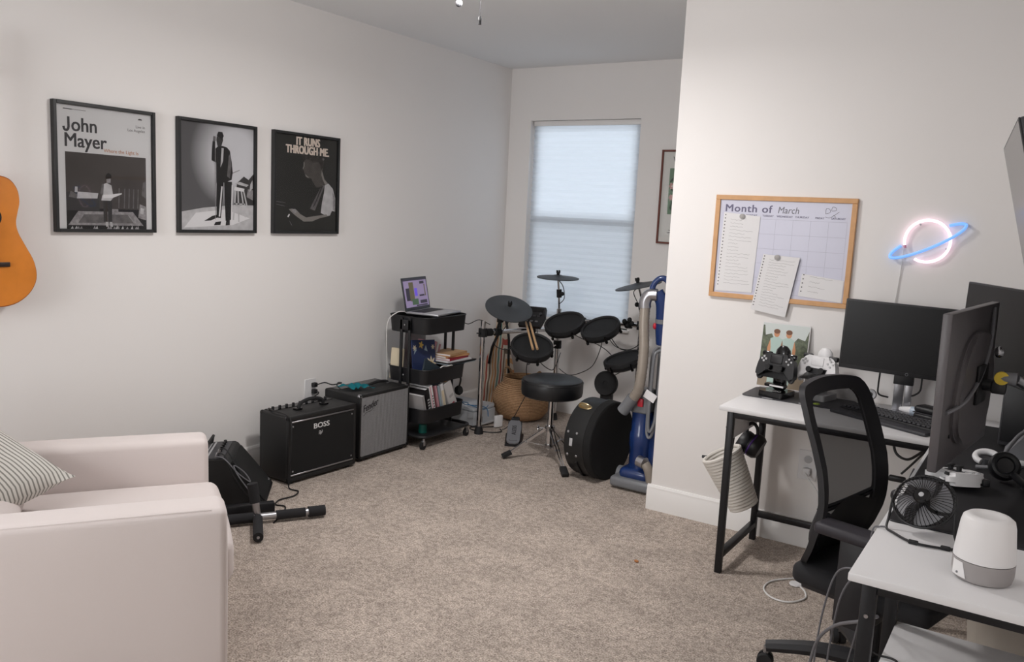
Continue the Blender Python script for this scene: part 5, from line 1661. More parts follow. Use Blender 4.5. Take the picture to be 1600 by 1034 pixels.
# rope basket hanging at the desk end
rb = thing('rope_basket', 'white coiled rope basket hanging at the end of the desk', 'basket', (-1.2, 3.86, .25))
mat('cotton_rope', 'dcd7d0', .95, bump=(260, .3, .002))
bM = T(-1.20, 3.88, .385) @ R(-27, 'Y') @ R(6, 'X')
for k in range(18):
    z = -.14 + k * .0155
    r_ = .062 + .0016 * k
    part('rope_coil', G(bM).tube([(r_ * math.cos(a) * 1.0, r_ * math.sin(a) * 1.2, z) for a in [2 * PI * i / 28 for i in range(28)]], .0095, 7, closed=True, smooth=False), 'cotton_rope', rb, True)
part('bottom', G(bM).lathe([(0, -.143), (.060, -.143), (.060, -.133), (0, -.133)], 28, sy=1.2), 'cotton_rope', rb, True)
part('hanging_hook', G().tube([(-1.195, 3.86, .68), (-1.20, 3.86, .60), (-1.205, 3.86, .53)], .004, 6), 'black_satin', rb, True)
part('clip_pin', G(bM).cyl((-.085, .02, .125), (-.108, .02, .135), .008, .008, 8), 'black_satin', rb, True)
# headset hanging behind the desk leg
hs = thing('headset', 'black and purple headset hanging under the end of the desk', 'headset', (-1.13, 3.98, .5))
mat('purple_iridescent', '5a3a86', .25, metal=.4)
hM = T(-1.13, 3.98, .535) @ R(-65, 'Y') @ R(20, 'Z')
part('ear_cup', G(hM).lathe([(0, -.03), (.05, -.03), (.06, -.015), (.062, .01), (.05, .03), (0, .03)], 24), 'black_satin', hs, True)
part('ear_ring', G(hM).tube([(.058 * math.cos(a), .058 * math.sin(a), .016) for a in [2 * PI * i / 28 for i in range(28)]], .005, 6, closed=True, smooth=False), 'purple_iridescent', hs, True)
part('ear_cup', G(T(-.06, .03, 0) @ hM).lathe([(0, -.03), (.05, -.03), (.06, -.015), (.062, .01), (.05, .03), (0, .03)], 24), 'black_satin', hs, True)
part('headband', G().tube([(-1.12, 3.97, .58), (-1.125, 3.97, .625), (-1.15, 3.98, .645), (-1.18, 4.0, .625), (-1.185, 4.01, .58)], .008, 8), 'black_satin', hs, True)

# wall outlet by the desk
ol = thing('wall_outlet', 'white double outlet with a white charger below the desk', 'outlet', (-.93, YP, .42))
part('cover_plate', G(MP(-.932, .423)).box(-.046, .046, -.075, .075, 0, .006, .002, 1), 'white_plastic', ol, True)
for dz in (.03, -.03):
    part('socket', G(MP(-.932, .423 + dz)).lathe([(0, .0075), (.018, .0075), (.02, .006)], 16), 'light_grey', ol, True)
part('charger', G(MP(-.932, .393)).box(-.018, .018, -.018, .018, .007, .035, .004), 'white_plastic', ol, True)
part('cord', G().tube([(-.932, YP - .035, .39), (-.91, YP - .06, .37), (-.85, YP - .10, .32), (-.80, YP - .14, .22), (-.76, YP - .2, .08), (-.74, 3.95, .006), (-.72, 3.88, .006)], .0035, 6), 'cable_white', ol, True)
wc = thing('charging_puck', 'white charging puck with looped cable on the carpet', 'charger', (-.82, 3.72, 0))
part('puck', G().lathe([(0, .002), (.026, .002), (.028, .006), (.026, .010), (0, .011)], 24, T(-.825, 3.735, 0)), 'white_plastic', wc, True)
part('cable', G().tube([(-.72, 3.87, .005), (-.78, 3.845, .005), (-.848, 3.793, .005), (-.921, 3.70, .005), (-.929, 3.60, .005), (-.874, 3.528, .005), (-.80, 3.53, .005), (-.754, 3.61, .005), (-.77, 3.68, .005), (-.80, 3.72, .006)], .004, 6), 'cable_white', wc, True)
solo('bent_crumb', G().ell((-1.50, 3.50, .006), .012, .008, .006, 8), mat('crumb', 'b57a4c', .9), 'tiny orange brown crumb on the open carpet', 'crumb')

# ================================================================ things on the long tabletop
pd = thing('desk_pad', 'dark grey desk pad at the left end of the desk', 'desk pad', (-1.0, 3.98, ZT))
part('pad', G().poly(rrect(-1.20, -.72, 3.90, 4.16, .03), ZT, ZT + .004), 'dark_grey', pd, True)
part('edge_strip', G().box(-1.10, -1.05, 3.902, 3.910, ZT + .004, ZT + .0048), 'white_plastic', pd, True)
part('edge_strip', G().box(-.93, -.87, 3.902, 3.910, ZT + .004, ZT + .0048), 'white_plastic', pd, True)
part('green_dot', G(T(-.86, 3.95, ZT + .004)).lathe([(0, .004), (.012, .004), (.016, 0)], 14), mat('lime', 'b9d24a', .5), pd, True)

def gamepad(name, label, M, shell, accent, parent=None):
    """front toward local +Z, handles toward local -Y"""
    o = thing(name, label, 'game controller', M.translation)
    half = [(0, .048), (.035, .050), (.058, .044), (.075, .02), (.083, -.02), (.082, -.052), (.070, -.064), (.056, -.052), (.044, -.022), (.03, -.014), (0, -.013)]
    pts = half + [(-x, y) for x, y in reversed(half[1:-1])]
    pts = [(p_.x, p_.y) for p_ in cat([(a, b, 0) for a, b in pts], 3, True)]
    M = M @ Matrix.Scale(1.14, 4)
    g = G(M)
    tb = G(); tb.poly(pts, -.02, .016)
    bmesh.ops.bevel(tb.bm, geom=[e for e in tb.bm.edges if abs(e.verts[0].co.z - e.verts[1].co.z) < 1e-6], offset=.011, segments=3, affect='EDGES')
    g.merge(tb.bm)
    part('shell', g, shell, o, True, smooth=50)
    part('touchpad', G(M).box(-.026, .026, .008, .044, .015, .0185, .003), shell, o, True)
    g = G(M); g.poly([(-.046, -.002), (.046, -.002), (.04, -.022), (.015, -.026), (-.015, -.026), (-.04, -.022)], .0, .0175)
    part('center_plate', g, accent, o, True)
    for s in (-1, 1):
        st_ = part('thumbstick', G(M).cyl((s * .027, -.010, .016), (s * .027, -.010, .028), .007, .007, 12).lathe([(0, .033), (.011, .034), (.0125, .031), (.0115, .028), (0, .028)], 18, T(s * .027, -.010, 0)), 'rubber', o, True)
    for a in range(4):
        q = (.055 + .011 * math.cos(a * PI / 2), .022 + .011 * math.sin(a * PI / 2))
        part('button', G(M).cyl((q[0], q[1], .015), (q[0], q[1], .019), .0042, .004, 10), 'light_grey', o, True)
        q = (-.055 + .009 * math.cos(a * PI / 2), .022 + .009 * math.sin(a * PI / 2))
        part('direction_key', G(M).box(q[0] - .0045, q[0] + .0045, q[1] - .0045, q[1] + .0045, .014, .0185, .001, 1), 'light_grey', o, True)
    for s in (-1, 1):
        part('trigger', G(M).box(s * .055 - .02, s * .055 + .02, .035, .056, -.018, .004, .006), accent, o, True)
    return o
def stand(name, label, x, y, rz, m_):
    s_ = thing(name, label, 'stand', (x, y, ZT + .004), rz)
    part('base', G().poly(rrect(-.062, .062, -.075, .06, .012), 0, .028), m_, s_)
    part('neck', G().box(-.03, .03, -.005, .035, .028, .17, .012, 3), m_, s_)
    part('back_rest', G().lathe([(0, .155), (.034, .16), (.04, .19), (.034, .22), (.018, .238), (0, .242)], 20, T(0, .025, 0), sy=.6), m_, s_)
    part('cradle', G().box(-.05, .05, -.045, .0, .045, .062, .006), m_, s_)
    return s_
sA = stand('controller_stand', 'black controller stand with white emblem on the desk pad', -1.055, 4.00, math.radians(-12), 'black_gloss')
Ml = T(0, -.0755, .002) @ R(90, 'X')
g = G(T(.0, -.0, .0285))
g.stroke([(.03, .028 - .05), (.0, .034 - .05), (-.026, .026 - .05), (-.02, .014 - .05), (.018, .012 - .05), (.024, .0 - .05), (.0, -.008 - .05), (-.03, -.002 - .05)], .006, .0004)
g.stroke([(.032, -.03), (.034, -.045), (.02, -.052)], .004, .0004)
part('emblem', g, 'glyph_white', sA, smooth=0, keep=True)
part('white_strip', G().box(-.02, .05, -.047, -.044, .05, .058), 'white_plastic', sA)
gamepad('game_controller', 'black game controller upright on the black stand', T(-1.055, 3.955, ZT + .155) @ R(-12, 'Z') @ R(78, 'X'), 'black_satin', 'black_gloss')
sB = stand('controller_stand', 'white controller stand beside the monitor', -.885, 4.10, math.radians(-14), 'white_plastic')
gamepad('game_controller', 'white game controller upright on the white stand', T(-.89, 4.052, ZT + .155) @ R(-14, 'Z') @ R(80, 'X'), 'white_plastic', 'black_satin')

# photo print leaning on the wall
ph = thing('photo_print', 'colour photo print of two people leaning on the wall', 'photo', (-1.09, 4.2, ZT))
Mph = T(-1.215, 4.185, ZT + .004) @ R(0, 'Z') @ axes((0, 0, 0), (1, 0, 0), Vector((0, .035, .33)).normalized(), Vector((0, -.33, .035)).normalized())
mat('ph_sky', 'cfd6d3', .4); mat('ph_tree', '5f6752', .5, var=(60, .5)); mat('ph_skin', 'cf9268', .5); mat('ph_shirt', 'b9d0c8', .5); mat('ph_hair', '7a5138', .5); mat('ph_path', '9a8a76', .5)
part('card', G(Mph).box(0, .235, 0, .325, -.003, 0), 'white_paper', ph, True)
g = G(Mph)
def PH(mi, pts, z=.0004):
    g.mi = mi
    g.flat(pts, z)
PH(0, [(.004, .004), (.231, .004), (.231, .321), (.004, .321)], .0002)
PH(5, [(.004, .004), (.231, .004), (.231, .12), (.004, .12)], .0003)
PH(1, [(.004, .09), (.085, .09), (.09, .2), (.05, .27), (.02, .26), (.012, .31), (.004, .31)], .0004)
PH(1, [(.13, .09), (.231, .09), (.231, .3), (.215, .25), (.18, .26), (.15, .22)], .0004)
for cx, sh in ((.075, 3), (.135, 3)):
    PH(2, [(cx - .035, .09), (cx - .02, .09), (cx - .018, .2), (cx - .03, .24), (cx - .04, .2)], .0006)
    PH(2, [(cx + .02, .09), (cx + .035, .09), (cx + .04, .2), (cx + .03, .24), (cx + .018, .2)], .0006)
    PH(sh, [(cx - .024, .02), (cx + .024, .02), (cx + .024, .2), (cx + .03, .245), (cx, .26), (cx - .03, .245), (cx - .024, .2)], .0007)
    g.mi = 2; g.disc(cx, .272, .014, .018, .0008)
    g.mi = 4; g.disc(cx, .283, .016, .012, .0009)
part('picture', g, ['ph_sky', 'ph_tree', 'ph_skin', 'ph_shirt', 'ph_hair', 'ph_path'], ph, True, smooth=0, keep=True)

# first monitor, facing the camera
def monitor(name, label, M, w, h, bezel=.008, chin=.018, thick=.022, screen='screen_black', hump=True):
    """M: origin lower left of the screen side, u right, v up, n toward the viewer of the screen"""
    o = thing(name, label, 'monitor', M @ Vector((w / 2, 0, 0)))
    part('housing', G(M).box(0, w, 0, h, -thick, 0, .003), 'dark_grey' if hump == 'grey' else 'black_satin', o, True)
    part('screen', G(M).box(bezel, w - bezel, chin, h - bezel, 0, .0006), screen, o, True)
    return o
m1 = monitor('desktop_monitor', 'black widescreen monitor on a silver stand facing the room', axes((-.798, 4.03, .968), Vector((1, -.02, -.012)).normalized(), Vector((.012, .03, 1)).normalized(), Vector((.02, -1, .03)).normalized()), .535, .318)
Mm1 = axes((-.798, 4.03, .968), Vector((1, -.02, -.012)).normalized(), Vector((.012, .03, 1)).normalized(), Vector((.02, -1, .03)).normalized())
part('logo_ring', G(Mm1).tube([(.29 + .006 * math.cos(a), .009 + .006 * math.sin(a), .0008) for a in [2 * PI * i / 16 for i in range(16)]], .0009, 5, closed=True, smooth=False), 'mid_grey', m1, True)
part('stand_column', G().box(-.56, -.52, 4.075, 4.10, ZT + .008, 1.13, .003).box(-.515, -.485, 4.08, 4.10, ZT + .008, 1.0, .003), 'steel', m1, True)
part('stand_clip', G().box(-.562, -.48, 4.052, 4.078, .92, 1.0, .003), 'black_satin', m1, True)
part('stand_base', G().box(-.63, -.42, 3.98, 4.18, ZT, ZT + .008, .003), 'steel', m1, True)
part('cable', G().tube([(-.62, 4.06, 1.0), (-.625, 4.07, .9), (-.62, 4.075, .86), (-.58, 4.085, .85)], .004, 6), 'cable_black', m1, True)
part('cable', G().tube([(-.45, 4.06, 1.0), (-.45, 4.07, .91), (-.47, 4.08, .88), (-.49, 4.085, .87)], .004, 6), 'cable_black', m1, True)

# second monitor, seen from behind on an arm
p0, p1 = Vector((-.245, 2.60, .925)), Vector((-.165, 3.20, .93))
uu = (p1 - p0).normalized()
vv = Vector((-.01, -.0, 1)); vv = (vv - uu * vv.dot(uu)).normalized()
nn = uu.cross(vv)                                                          # points to the right (+x): the back side
Mb = axes(p0, uu, vv, nn)
mat('monitor_grey', '5b5759', .42)
m2 = thing('desktop_monitor', 'grey backed monitor seen from behind over the side desk', 'monitor', (-.2, 2.9, ZT))
part('housing', G(Mb).box(0, .605, 0, .455, -.004, .022, .004), 'monitor_grey', m2, True)
part('screen', G(Mb).box(.008, .597, .018, .447, -.0048, -.004), 'screen_black', m2, True)
hump = [(p_.x, p_.y) for p_ in cat([(.10, .12, 0), (.20, .05, 0), (.42, .05, 0), (.52, .12, 0), (.50, .30, 0), (.40, .37, 0), (.22, .37, 0), (.12, .28, 0)], 4, True)]
tb = G(); tb.poly(hump, .018, .042)
bmesh.ops.bevel(tb.bm, geom=[e for e in tb.bm.edges if abs(e.verts[0].co.z - e.verts[1].co.z) < 1e-6 and e.verts[0].co.z > .03], offset=.012, segments=3, affect='EDGES')
part('back_hump', G(Mb).merge(tb.bm), 'monitor_grey', m2, True)
part('swoosh_ridge', G(Mb).tube([(.03, .17, .024), (.15, .19, .045), (.30, .24, .047), (.42, .33, .043), (.52, .44, .025)], .006, 8), 'mid_grey', m2, True)
part('bolt', G(Mb).cyl((.10, .09, .022), (.10, .09, .025), .006, .006, 8), 'black_matte', m2, True)
# third monitor behind it, facing the room
q0 = Vector((-.285, 3.60, 1.10)); uq = Vector((.50, -.86, -.0)).normalized()
vq = Vector((0.0, .05, 1)); vq = (vq - uq * vq.dot(uq)).normalized()
nq = uq.cross(vq)
if nq.y > 0 : nq = -nq
m3 = monitor('desktop_monitor', 'black monitor at the right edge behind the grey backed one', axes(q0, uq, vq, nq), .56, .325, .006, .010, .02)
# twin monitor arm
ar = thing('monitor_mount', 'black and silver twin monitor mount with yellow collar', 'monitor mount', (.03, 3.12, ZT))
mat('yellow_ring', 'e0c035', .45)
part('base', G().cyl((.03, 3.12, ZT), (.03, 3.12, ZT + .03), .05, .045, 20), 'black_satin', ar, True)
part('post', G().cyl((.03, 3.12, ZT + .02), (.03, 3.12, 1.32), .018, .018, 16), 'black_satin', ar, True)
cM = Mb @ Vector((.33, .22, .045))
part('mount_plate', G(Mb).box(.27, .39, .16, .28, .042, .052, .003), 'black_metal', ar, True)
part('tilt_head', G().cyl(cM, cM + nn * .05, .018, .018, 14).box(-.02, .02, -.035, .035, -.02, .02, .006, 2, T(*(cM + nn * .05))), 'black_satin', ar, True)
k1 = cM + nn * .06 + Vector((0, 0, .03))
part('yellow_collar', G().cyl(k1 + Vector((-.005, -.025, 0)), k1 + Vector((-.004, -.037, 0)), .020, .020, 18), 'yellow_ring', ar, True)
part('joint', G().cyl(k1 + Vector((-.01, -.02, -.0)), k1 + Vector((.035, -.02, 0)), .017, .02, 16), 'mid_grey', ar, True)
part('arm_tube', G().tube([k1 + Vector((.03, -.02, 0)), (.01, 3.0, 1.13), (.03, 3.12, 1.14)], .016, 12, 5), 'steel', ar, True)
part('arm_tube', G().tube([(.03, 3.12, 1.25), (.06, 3.3, 1.26), (-.06, 3.46, 1.26)], .016, 12, 5), 'black_satin', ar, True)
part('joint', G().box(-.03, .03, -.03, .03, -.03, .03, .008, 2, T(-.1, 3.42, 1.26)), 'black_satin', ar, True)
part('chrome_knob', G().ell(k1 + Vector((-.02, -.01, .075)), .014, .014, .018, 12), 'chrome_dark', ar, True)

# keyboard, webcam, bottle, earbud case
kb = thing('keyboard', 'black keyboard with palm rest lying before the first monitor', 'keyboard', (-.52, 3.86, ZT), math.radians(-26))
part('body', G().box(-.23, .23, -.055, .085, 0, .022, .005), 'black_satin', kb)
part('palm_rest', G().box(-.23, .23, -.125, -.058, 0, .016, .006), 'dark_grey', kb)
kme = G().box(-.0085, .0085, -.0085, .0085, 0, .008, .002, 1).finish('keycap', 0)
kme.materials.append(MATS['dark_grey'])
for r_ in range(6):
    for c_ in range(21):
        o = bpy.data.objects.new('keycap', kme)
        COL.objects.link(o)
        o.parent = kb
        o.location = (-.212 + c_ * .0212, -.04 + r_ * .0215, .021)
wcam = thing('webcam', 'small white webcam on a foot under the monitor', 'webcam', (-.66, 4.12, ZT))
part('foot', G().lathe([(0, 0), (.03, 0), (.028, .012), (.01, .02), (.008, .035), (0, .035)], 18), 'white_plastic', wcam)
part('head', G(T(0, 0, .055) @ R(80, 'X')).lathe([(0, -.015), (.02, -.015), (.026, 0), (.022, .014), (0, .015)], 20), 'light_grey', wcam)
part('lens', G(T(0, 0, .055) @ R(80, 'X')).lathe([(0, .017), (.009, .017), (.011, .014)], 14), 'black_gloss', wcam)
bt = thing('spray_bottle', 'small clear bottle with white cap lying by the monitor stand', 'bottle', (-.49, 4.06, ZT))
part('bottle_body', G().cyl((-.475, 4.055, ZT + .022), (-.43, 4.04, ZT + .022), .019, .019, 16), mat('clear_blue', 'b9c6d4', .15), bt, True)
part('cap', G().tube([(-.525, 4.075, ZT + .018), (-.505, 4.065, ZT + .02), (-.475, 4.055, ZT + .022)], .009, 12, 4, r1=.018), 'white_plastic', bt, True)
ec = thing('hard_case', 'small black zipped hard case behind the keyboard', 'case', (-.40, 4.00, ZT), math.radians(-25))
part('bottom_half', G().box(-.05, .05, -.04, .04, 0, .03, .012, 3), 'black_satin', ec)
part('top_half', G().box(-.05, .05, -.04, .04, .032, .062, .014, 3), 'black_satin', ec)
part('zip', G().box(-.0505, .0505, -.0405, .0405, .029, .033, .001, 1), 'dark_grey', ec)

# ================================================================ things on the side tabletop
mt = thing('desk_mat', 'large black desk mat on the side tabletop', 'desk mat', (-.06, 3.05, ZT))
mat('mat_black', '17161a', .8)
part('mat', G().poly(rrect(-.322, .19, 2.50, 4.06, .02), ZT, ZT + .003), 'mat_black', mt, True)
part('stitched_edge', G().tube([(x, y, ZT + .003) for x, y in rrect(-.3215, .1895, 2.501, 4.059, .02)], .0012, 4, closed=True, smooth=False), 'dark_grey', mt, True)
gamepad('game_controller', 'white game controller lying on the black desk mat', T(-.195, 3.03, ZT + .028) @ R(-62, 'Z') @ R(-10, 'Y'), 'white_plastic', 'black_satin')
# smart lamp
sp = thing('table_lamp', 'white frosted table lamp with grey base on the near desk corner', 'lamp', (-.068, 2.225, ZT))
mat('frosted_white', 'ebe9e9', .45)
mat('lamp_grey', 'a19c9b', .7)
part('shade', G().lathe([(.0665, .052), (.0665, .056), (.0585, .135), (.055, .149), (.046, .156), (.034, .157), (.030, .155), (0, .154)], 40), 'frosted_white', sp)
part('base', G().lathe([(0, 0), (.056, 0), (.063, .005), (.0665, .02), (.0668, .05), (.06, .052), (0, .052)], 40), 'lamp_grey', sp)
a0, a1 = math.radians(205), math.radians(243)
g = G()
def rim(u, v):
    a = a0 + (a1 - a0) * u * (1 - .25 * v)
    return Vector((.0674 * math.cos(a), .0674 * math.sin(a), .01 + .036 * v))
g.surf(rim, 10, 4)
pn = part('control_patch', g, 'frosted_white', sp, keep=True)
part('patch_dot', G().ell((.0675 * math.cos(math.radians(222)), .0675 * math.sin(math.radians(222)), .018), .003, .003, .003, 8), 'mid_grey', pn)
# desk fan: cage lies tilted upward, on a bent wire foot
fn = thing('desk_fan', 'small black wire cage desk fan on the side tabletop', 'fan', (-.225, 2.46, ZT))
fM = T(-.232, 2.47, ZT + .085) @ R(-12, 'Z') @ R(48, 'X')
RF = .078
def dome(s):
    g_ = G(fM)
    for r_, z_ in ((.2, .030), (.55, .024), (.85, .012)):
        pass
    n = 44
    for k in range(n):
        a = 2 * PI * k / n
        g_.tube([(.018 * math.cos(a), .018 * math.sin(a), s * .034), (RF * .55 * math.cos(a + .12), RF * .55 * math.sin(a + .12), s * .032), (RF * .9 * math.cos(a + .22), RF * .9 * math.sin(a + .22), s * .018), (RF * math.cos(a + .25), RF * math.sin(a + .25), 0)], .0009, 4, 3)
    return g_
setp(part('front_grille', dome(1), 'black_gloss', fn, True), kind='stuff')
setp(part('rear_grille', dome(-1), 'black_gloss', fn, True), kind='stuff')
part('cage_ring', G(fM).tube([(RF * math.cos(a), RF * math.sin(a), 0) for a in [2 * PI * i / 40 for i in range(40)]], .004, 8, closed=True, smooth=False), 'black_satin', fn, True)
part('hub_cap', G(fM).lathe([(.02, .03), (.022, .034), (.018, .040), (0, .041)], 24), 'black_gloss', fn, True)
part('hub_badge', G(fM).lathe([(.007, .041), (.006, .0425), (0, .0425)], 14), 'light_grey', fn, True)
part('motor', G(fM).lathe([(0, -.07), (.02, -.068), (.027, -.05), (.027, -.032), (0, -.03)], 20), 'black_satin', fn, True)
for k in range(4):
    def bl(u, v, k=k):
        a = k * PI / 2 + (v - .5) * (.9 + .3 * u) + u * .5
        r_ = .016 + u * .054
        return Vector((r_ * math.cos(a), r_ * math.sin(a), (v - .5) * .022))
    g = G(fM); g.surf(bl, 7, 6)
    part('blade', g, 'mid_grey', fn, True, smooth=60, keep=True)
part('foot_frame', G().tube([(-.31, 2.475, ZT + .085), (-.312, 2.45, ZT + .03), (-.312, 2.425, ZT + .005), (-.29, 2.395, ZT + .005), (-.235, 2.35, ZT + .005), (-.16, 2.36, ZT + .005), (-.135, 2.385, ZT + .006), (-.148, 2.42, ZT + .03), (-.155, 2.45, ZT + .08)], .0035, 8, 5), 'black_satin', fn, True)
for q in ((-.235, 2.352), (-.16, 2.362)):
    part('foot_pad', G().box(q[0] - .012, q[0] + .012, q[1] - .006, q[1] + .006, ZT, ZT + .011, .003), 'rubber', fn, True)
part('cord', G().tube([(-.312, 2.425, ZT + .006), (-.33, 2.42, ZT + .004), (-.345, 2.42, ZT - .01), (-.35, 2.43, ZT - .1), (-.36, 2.46, .5), (-.40, 2.55, .25), (-.42, 2.6, .02)], .0025, 6), 'cable_grey', fn, True)
# headphones and clutter at the right edge
hp2 = thing('headphones', 'large black over-ear headphones lying on the desk mat', 'headphones', (-.05, 3.2, ZT))
e1 = T(-.075, 3.16, ZT + .055) @ R(18, 'Z') @ R(62, 'X')
part('ear_cup', G(e1).lathe([(0, -.025), (.036, -.025), (.046, -.01), (.047, .012), (.04, .022), (.03, .018), (0, .018)], 28), 'black_satin', hp2, True)
part('ear_cushion', G(e1).tube([(.036 * math.cos(a), .036 * math.sin(a), .018) for a in [2 * PI * i / 28 for i in range(28)]], .011, 8, closed=True, smooth=False), 'leather_black', hp2, True)
e2 = T(.06, 3.26, ZT + .05) @ R(-10, 'Z') @ R(100, 'X')
part('ear_cup', G(e2).lathe([(0, -.025), (.036, -.025), (.046, -.01), (.047, .012), (.04, .022), (0, .018)], 28), 'black_satin', hp2, True)
part('headband', G().tube([(-.045, 3.13, ZT + .04), (.0, 3.06, ZT + .03), (.07, 3.05, ZT + .03), (.12, 3.13, ZT + .04), (.09, 3.24, ZT + .05)], .012, 10, 6), 'black_satin', hp2, True)
rg = thing('charging_ring', 'white ring shaped charger behind the grey backed monitor', 'charger', (-.135, 3.36, ZT))
part('ring', G(T(-.135, 3.37, ZT + .028) @ R(30, 'X')).tube([(.036 * math.cos(a), .030 * math.sin(a), 0) for a in [2 * PI * i / 28 for i in range(-3, 20)]], .011, 10, smooth=False), 'white_plastic', rg, True)
part('ring_base', G().lathe([(0, 0), (.03, 0), (.028, .02), (0, .022)], 20, T(-.14, 3.38, ZT + .003)), 'dark_grey', rg, True)
db = thing('desk_device', 'grey slanted plastic device under the monitor at the picture edge', 'device', (.02, 3.52, ZT))
part('shell', G().poly([(-.11, .003), (.12, .003), (.12, .09), (-.02, .16), (-.11, .03)], -.09, .09, axes((.02, 3.50, ZT), (1, 0, 0), (0, 0, 1), (0, -1, 0))), 'mid_grey', db, True)
part('white_edge', G().box(-.09, .14, 3.395, 3.408, ZT + .012, ZT + .03, .003), 'white_plastic', db, True)
bx = thing('boxy_device', 'dark grey boxy device at the back of the side desk', 'device', (.03, 3.88, ZT))
part('case', G().box(-.12, .19, 3.68, 4.10, ZT + .012, 1.06, .008), 'dark_grey', bx, True)
part('front_panel', G().box(-.115, .185, 3.674, 3.682, ZT + .03, 1.05, .003), 'black_satin', bx, True)
for x_ in (-.08, .15):
    for y_ in (3.73, 4.05):
        part('foot', G().cyl((x_, y_, ZT + .003), (x_, y_, ZT + .014), .015, .015, 12), 'rubber', bx, True)
solo('thick_cable', G().tube([(-.16, 3.27, ZT + .012), (-.10, 3.26, ZT + .03), (-.07, 3.27, ZT + .10), (-.03, 3.30, ZT + .155), (.04, 3.33, ZT + .17), (.12, 3.36, ZT + .15), (.17, 3.4, ZT + .05)], .007, 10), 'mid_grey', 'thick grey cable arching up beside the headphones', 'cable')
solo('cable_plug', G().box(-.235, -.205, 2.15, 2.20, .5, .512, .003).tube([(-.22, 2.20, .506), (-.23, 2.25, .508), (-.27, 2.26, .505), (-.32, 2.24, .50), (-.33, 2.22, .3), (-.33, 2.2, .02)], .003, 6), 'cable_black', 'black cable plug lying on the lower desk shelf', 'cable')
# cables under the desk
solo('desk_cable', G().tube([(-.545, 4.12, .76), (-.54, 4.10, .66), (-.52, 4.08, .60), (-.47, 4.06, .585), (-.42, 4.02, .63), (-.37, 3.95, .70), (-.34, 3.9, .755)], .006, 8), 'cable_black', 'black cable looping below the long tabletop', 'cable')
solo('desk_cable', G().tube([(-.36, 3.93, .71), (-.41, 3.97, .63), (-.45, 4.0, .57), (-.48, 4.0, .53)], .005, 8).box(-.53, -.46, 3.99, 4.02, .49, .515, .006), 'cable_black', 'black cable with plug hanging beside the chair back', 'cable')
solo('desk_cable', G().tube([(-.345, 3.2, .77), (-.37, 3.3, .68), (-.39, 3.5, .5), (-.40, 3.6, .3), (-.42, 3.7, .04)], .0035, 6), 'cable_grey', 'thin grey cable dropping behind the chair from the side desk', 'cable')
for k, (pts, rr) in enumerate((([(-.335, 2.36, .64), (-.38, 2.42, .655), (-.44, 2.5, .60), (-.475, 2.55, .46), (-.49, 2.57, .3), (-.49, 2.56, .15), (-.49, 2.5, .02)], .003),
                         ([(-.29, 2.28, .60), (-.34, 2.33, .55), (-.42, 2.46, .46), (-.48, 2.55, .36), (-.505, 2.58, .25), (-.51, 2.56, .12), (-.5, 2.5, .02)], .005),
                         ([(-.32, 2.38, .65), (-.37, 2.44, .64), (-.42, 2.5, .54), (-.445, 2.55, .38), (-.455, 2.56, .2), (-.45, 2.5, .02)], .003))):
    solo('hanging_cable', G().tube(pts, rr, 7), 'cable_grey', ('thin grey cable arching furthest left from the near desk corner', 'thicker grey cable slanting down beside the near desk leg', 'thin grey cable hanging between the two others by the chair')[k], 'cable')

# waste bin under the side desk
bn = thing('waste_bin', 'cream round waste bin under the side desk', 'bin', (-.02, 3.60, 0))
part('bucket', G().lathe([(0, .004), (.10, .004), (.11, .012), (.135, .27), (.14, .275), (.135, .28), (.128, .27), (.105, .02), (0, .015)], 36), mat('bin_cream', 'c9c2b8', .6), bn)
part('liner', G().lathe([(.14, .24), (.143, .282), (.137, .286), (.13, .25)], 36), 'white_plastic', bn)

# ================================================================ office chair: forward = local +X
oc = thing('office_chair', 'black mesh back office chair between the two tabletops', 'office chair', (-.39, 3.0, 0), math.radians(-15))
mesh_net('chair_net', '26262b', 0.76)
mat('chair_plastic', '1f1f23', .5)
mat('chair_pad', '2a272e', .55)
PF = [(1.089, 0), (1.05, .018), (1.014, .034), (.95, .058), (.895, .079), (.815, .107), (.76, .118), (.711, .123), (.66, .121), (.622, .115), (.546, .092), (.474, .058)]
def pf_(z):
    for (za, fa), (zb, fb) in zip(PF, PF[1:]):
        if za >= z >= zb:
            return fa + (fb - fa) * (za - z) / (za - zb)
    return 0 if z > 1 else .058
BC = -.05
def back_pt(u, z, off=0):
    """u -1..1 across, off: thickness offset backward"""
    wv = .232 - .02 * max(0, (z - .95) / .14) ** 2 - .035 * max(0, (.62 - z) / .15) ** 1.5
    return Vector((-.235 + pf_(z) + .03 * u * u - off, BC + u * wv, z - .018 * u * u * max(0, (z - .9) / .19)))
# closed frame outline: (u, z) loop, with an inner loop
def loop(du, zt_, zb_, n=10, r=.16):
    pts = []
    U = 1 - du
    corners = [(U, zt_, 0), (-U, zt_, 90), (-U, zb_, 180), (U, zb_, 270)]
    ru, rz = r, r * .25
    for (cu, cz, a0) in corners:
        su, sz = (1 if cu > 0 else -1), (1 if cz > .8 else -1)
        for k in range(6):
            a = math.radians(a0 + 90 * k / 5)
            pts.append((cu - su * ru + ru * math.cos(a), cz - sz * rz + rz * math.sin(a)))
    # densify
    out = []
    for i in range(len(pts)):
        a, b = pts[i], pts[(i + 1) % len(pts)]
        m_ = max(1, int(max(abs(a[0] - b[0]) * 6, abs(a[1] - b[1]) * 26)))
        for k in range(m_):
            out.append((a[0] + (b[0] - a[0]) * k / m_, a[1] + (b[1] - a[1]) * k / m_))
    return out
oL, iL = loop(0, 1.089, .476), loop(.27, 1.042, .53)
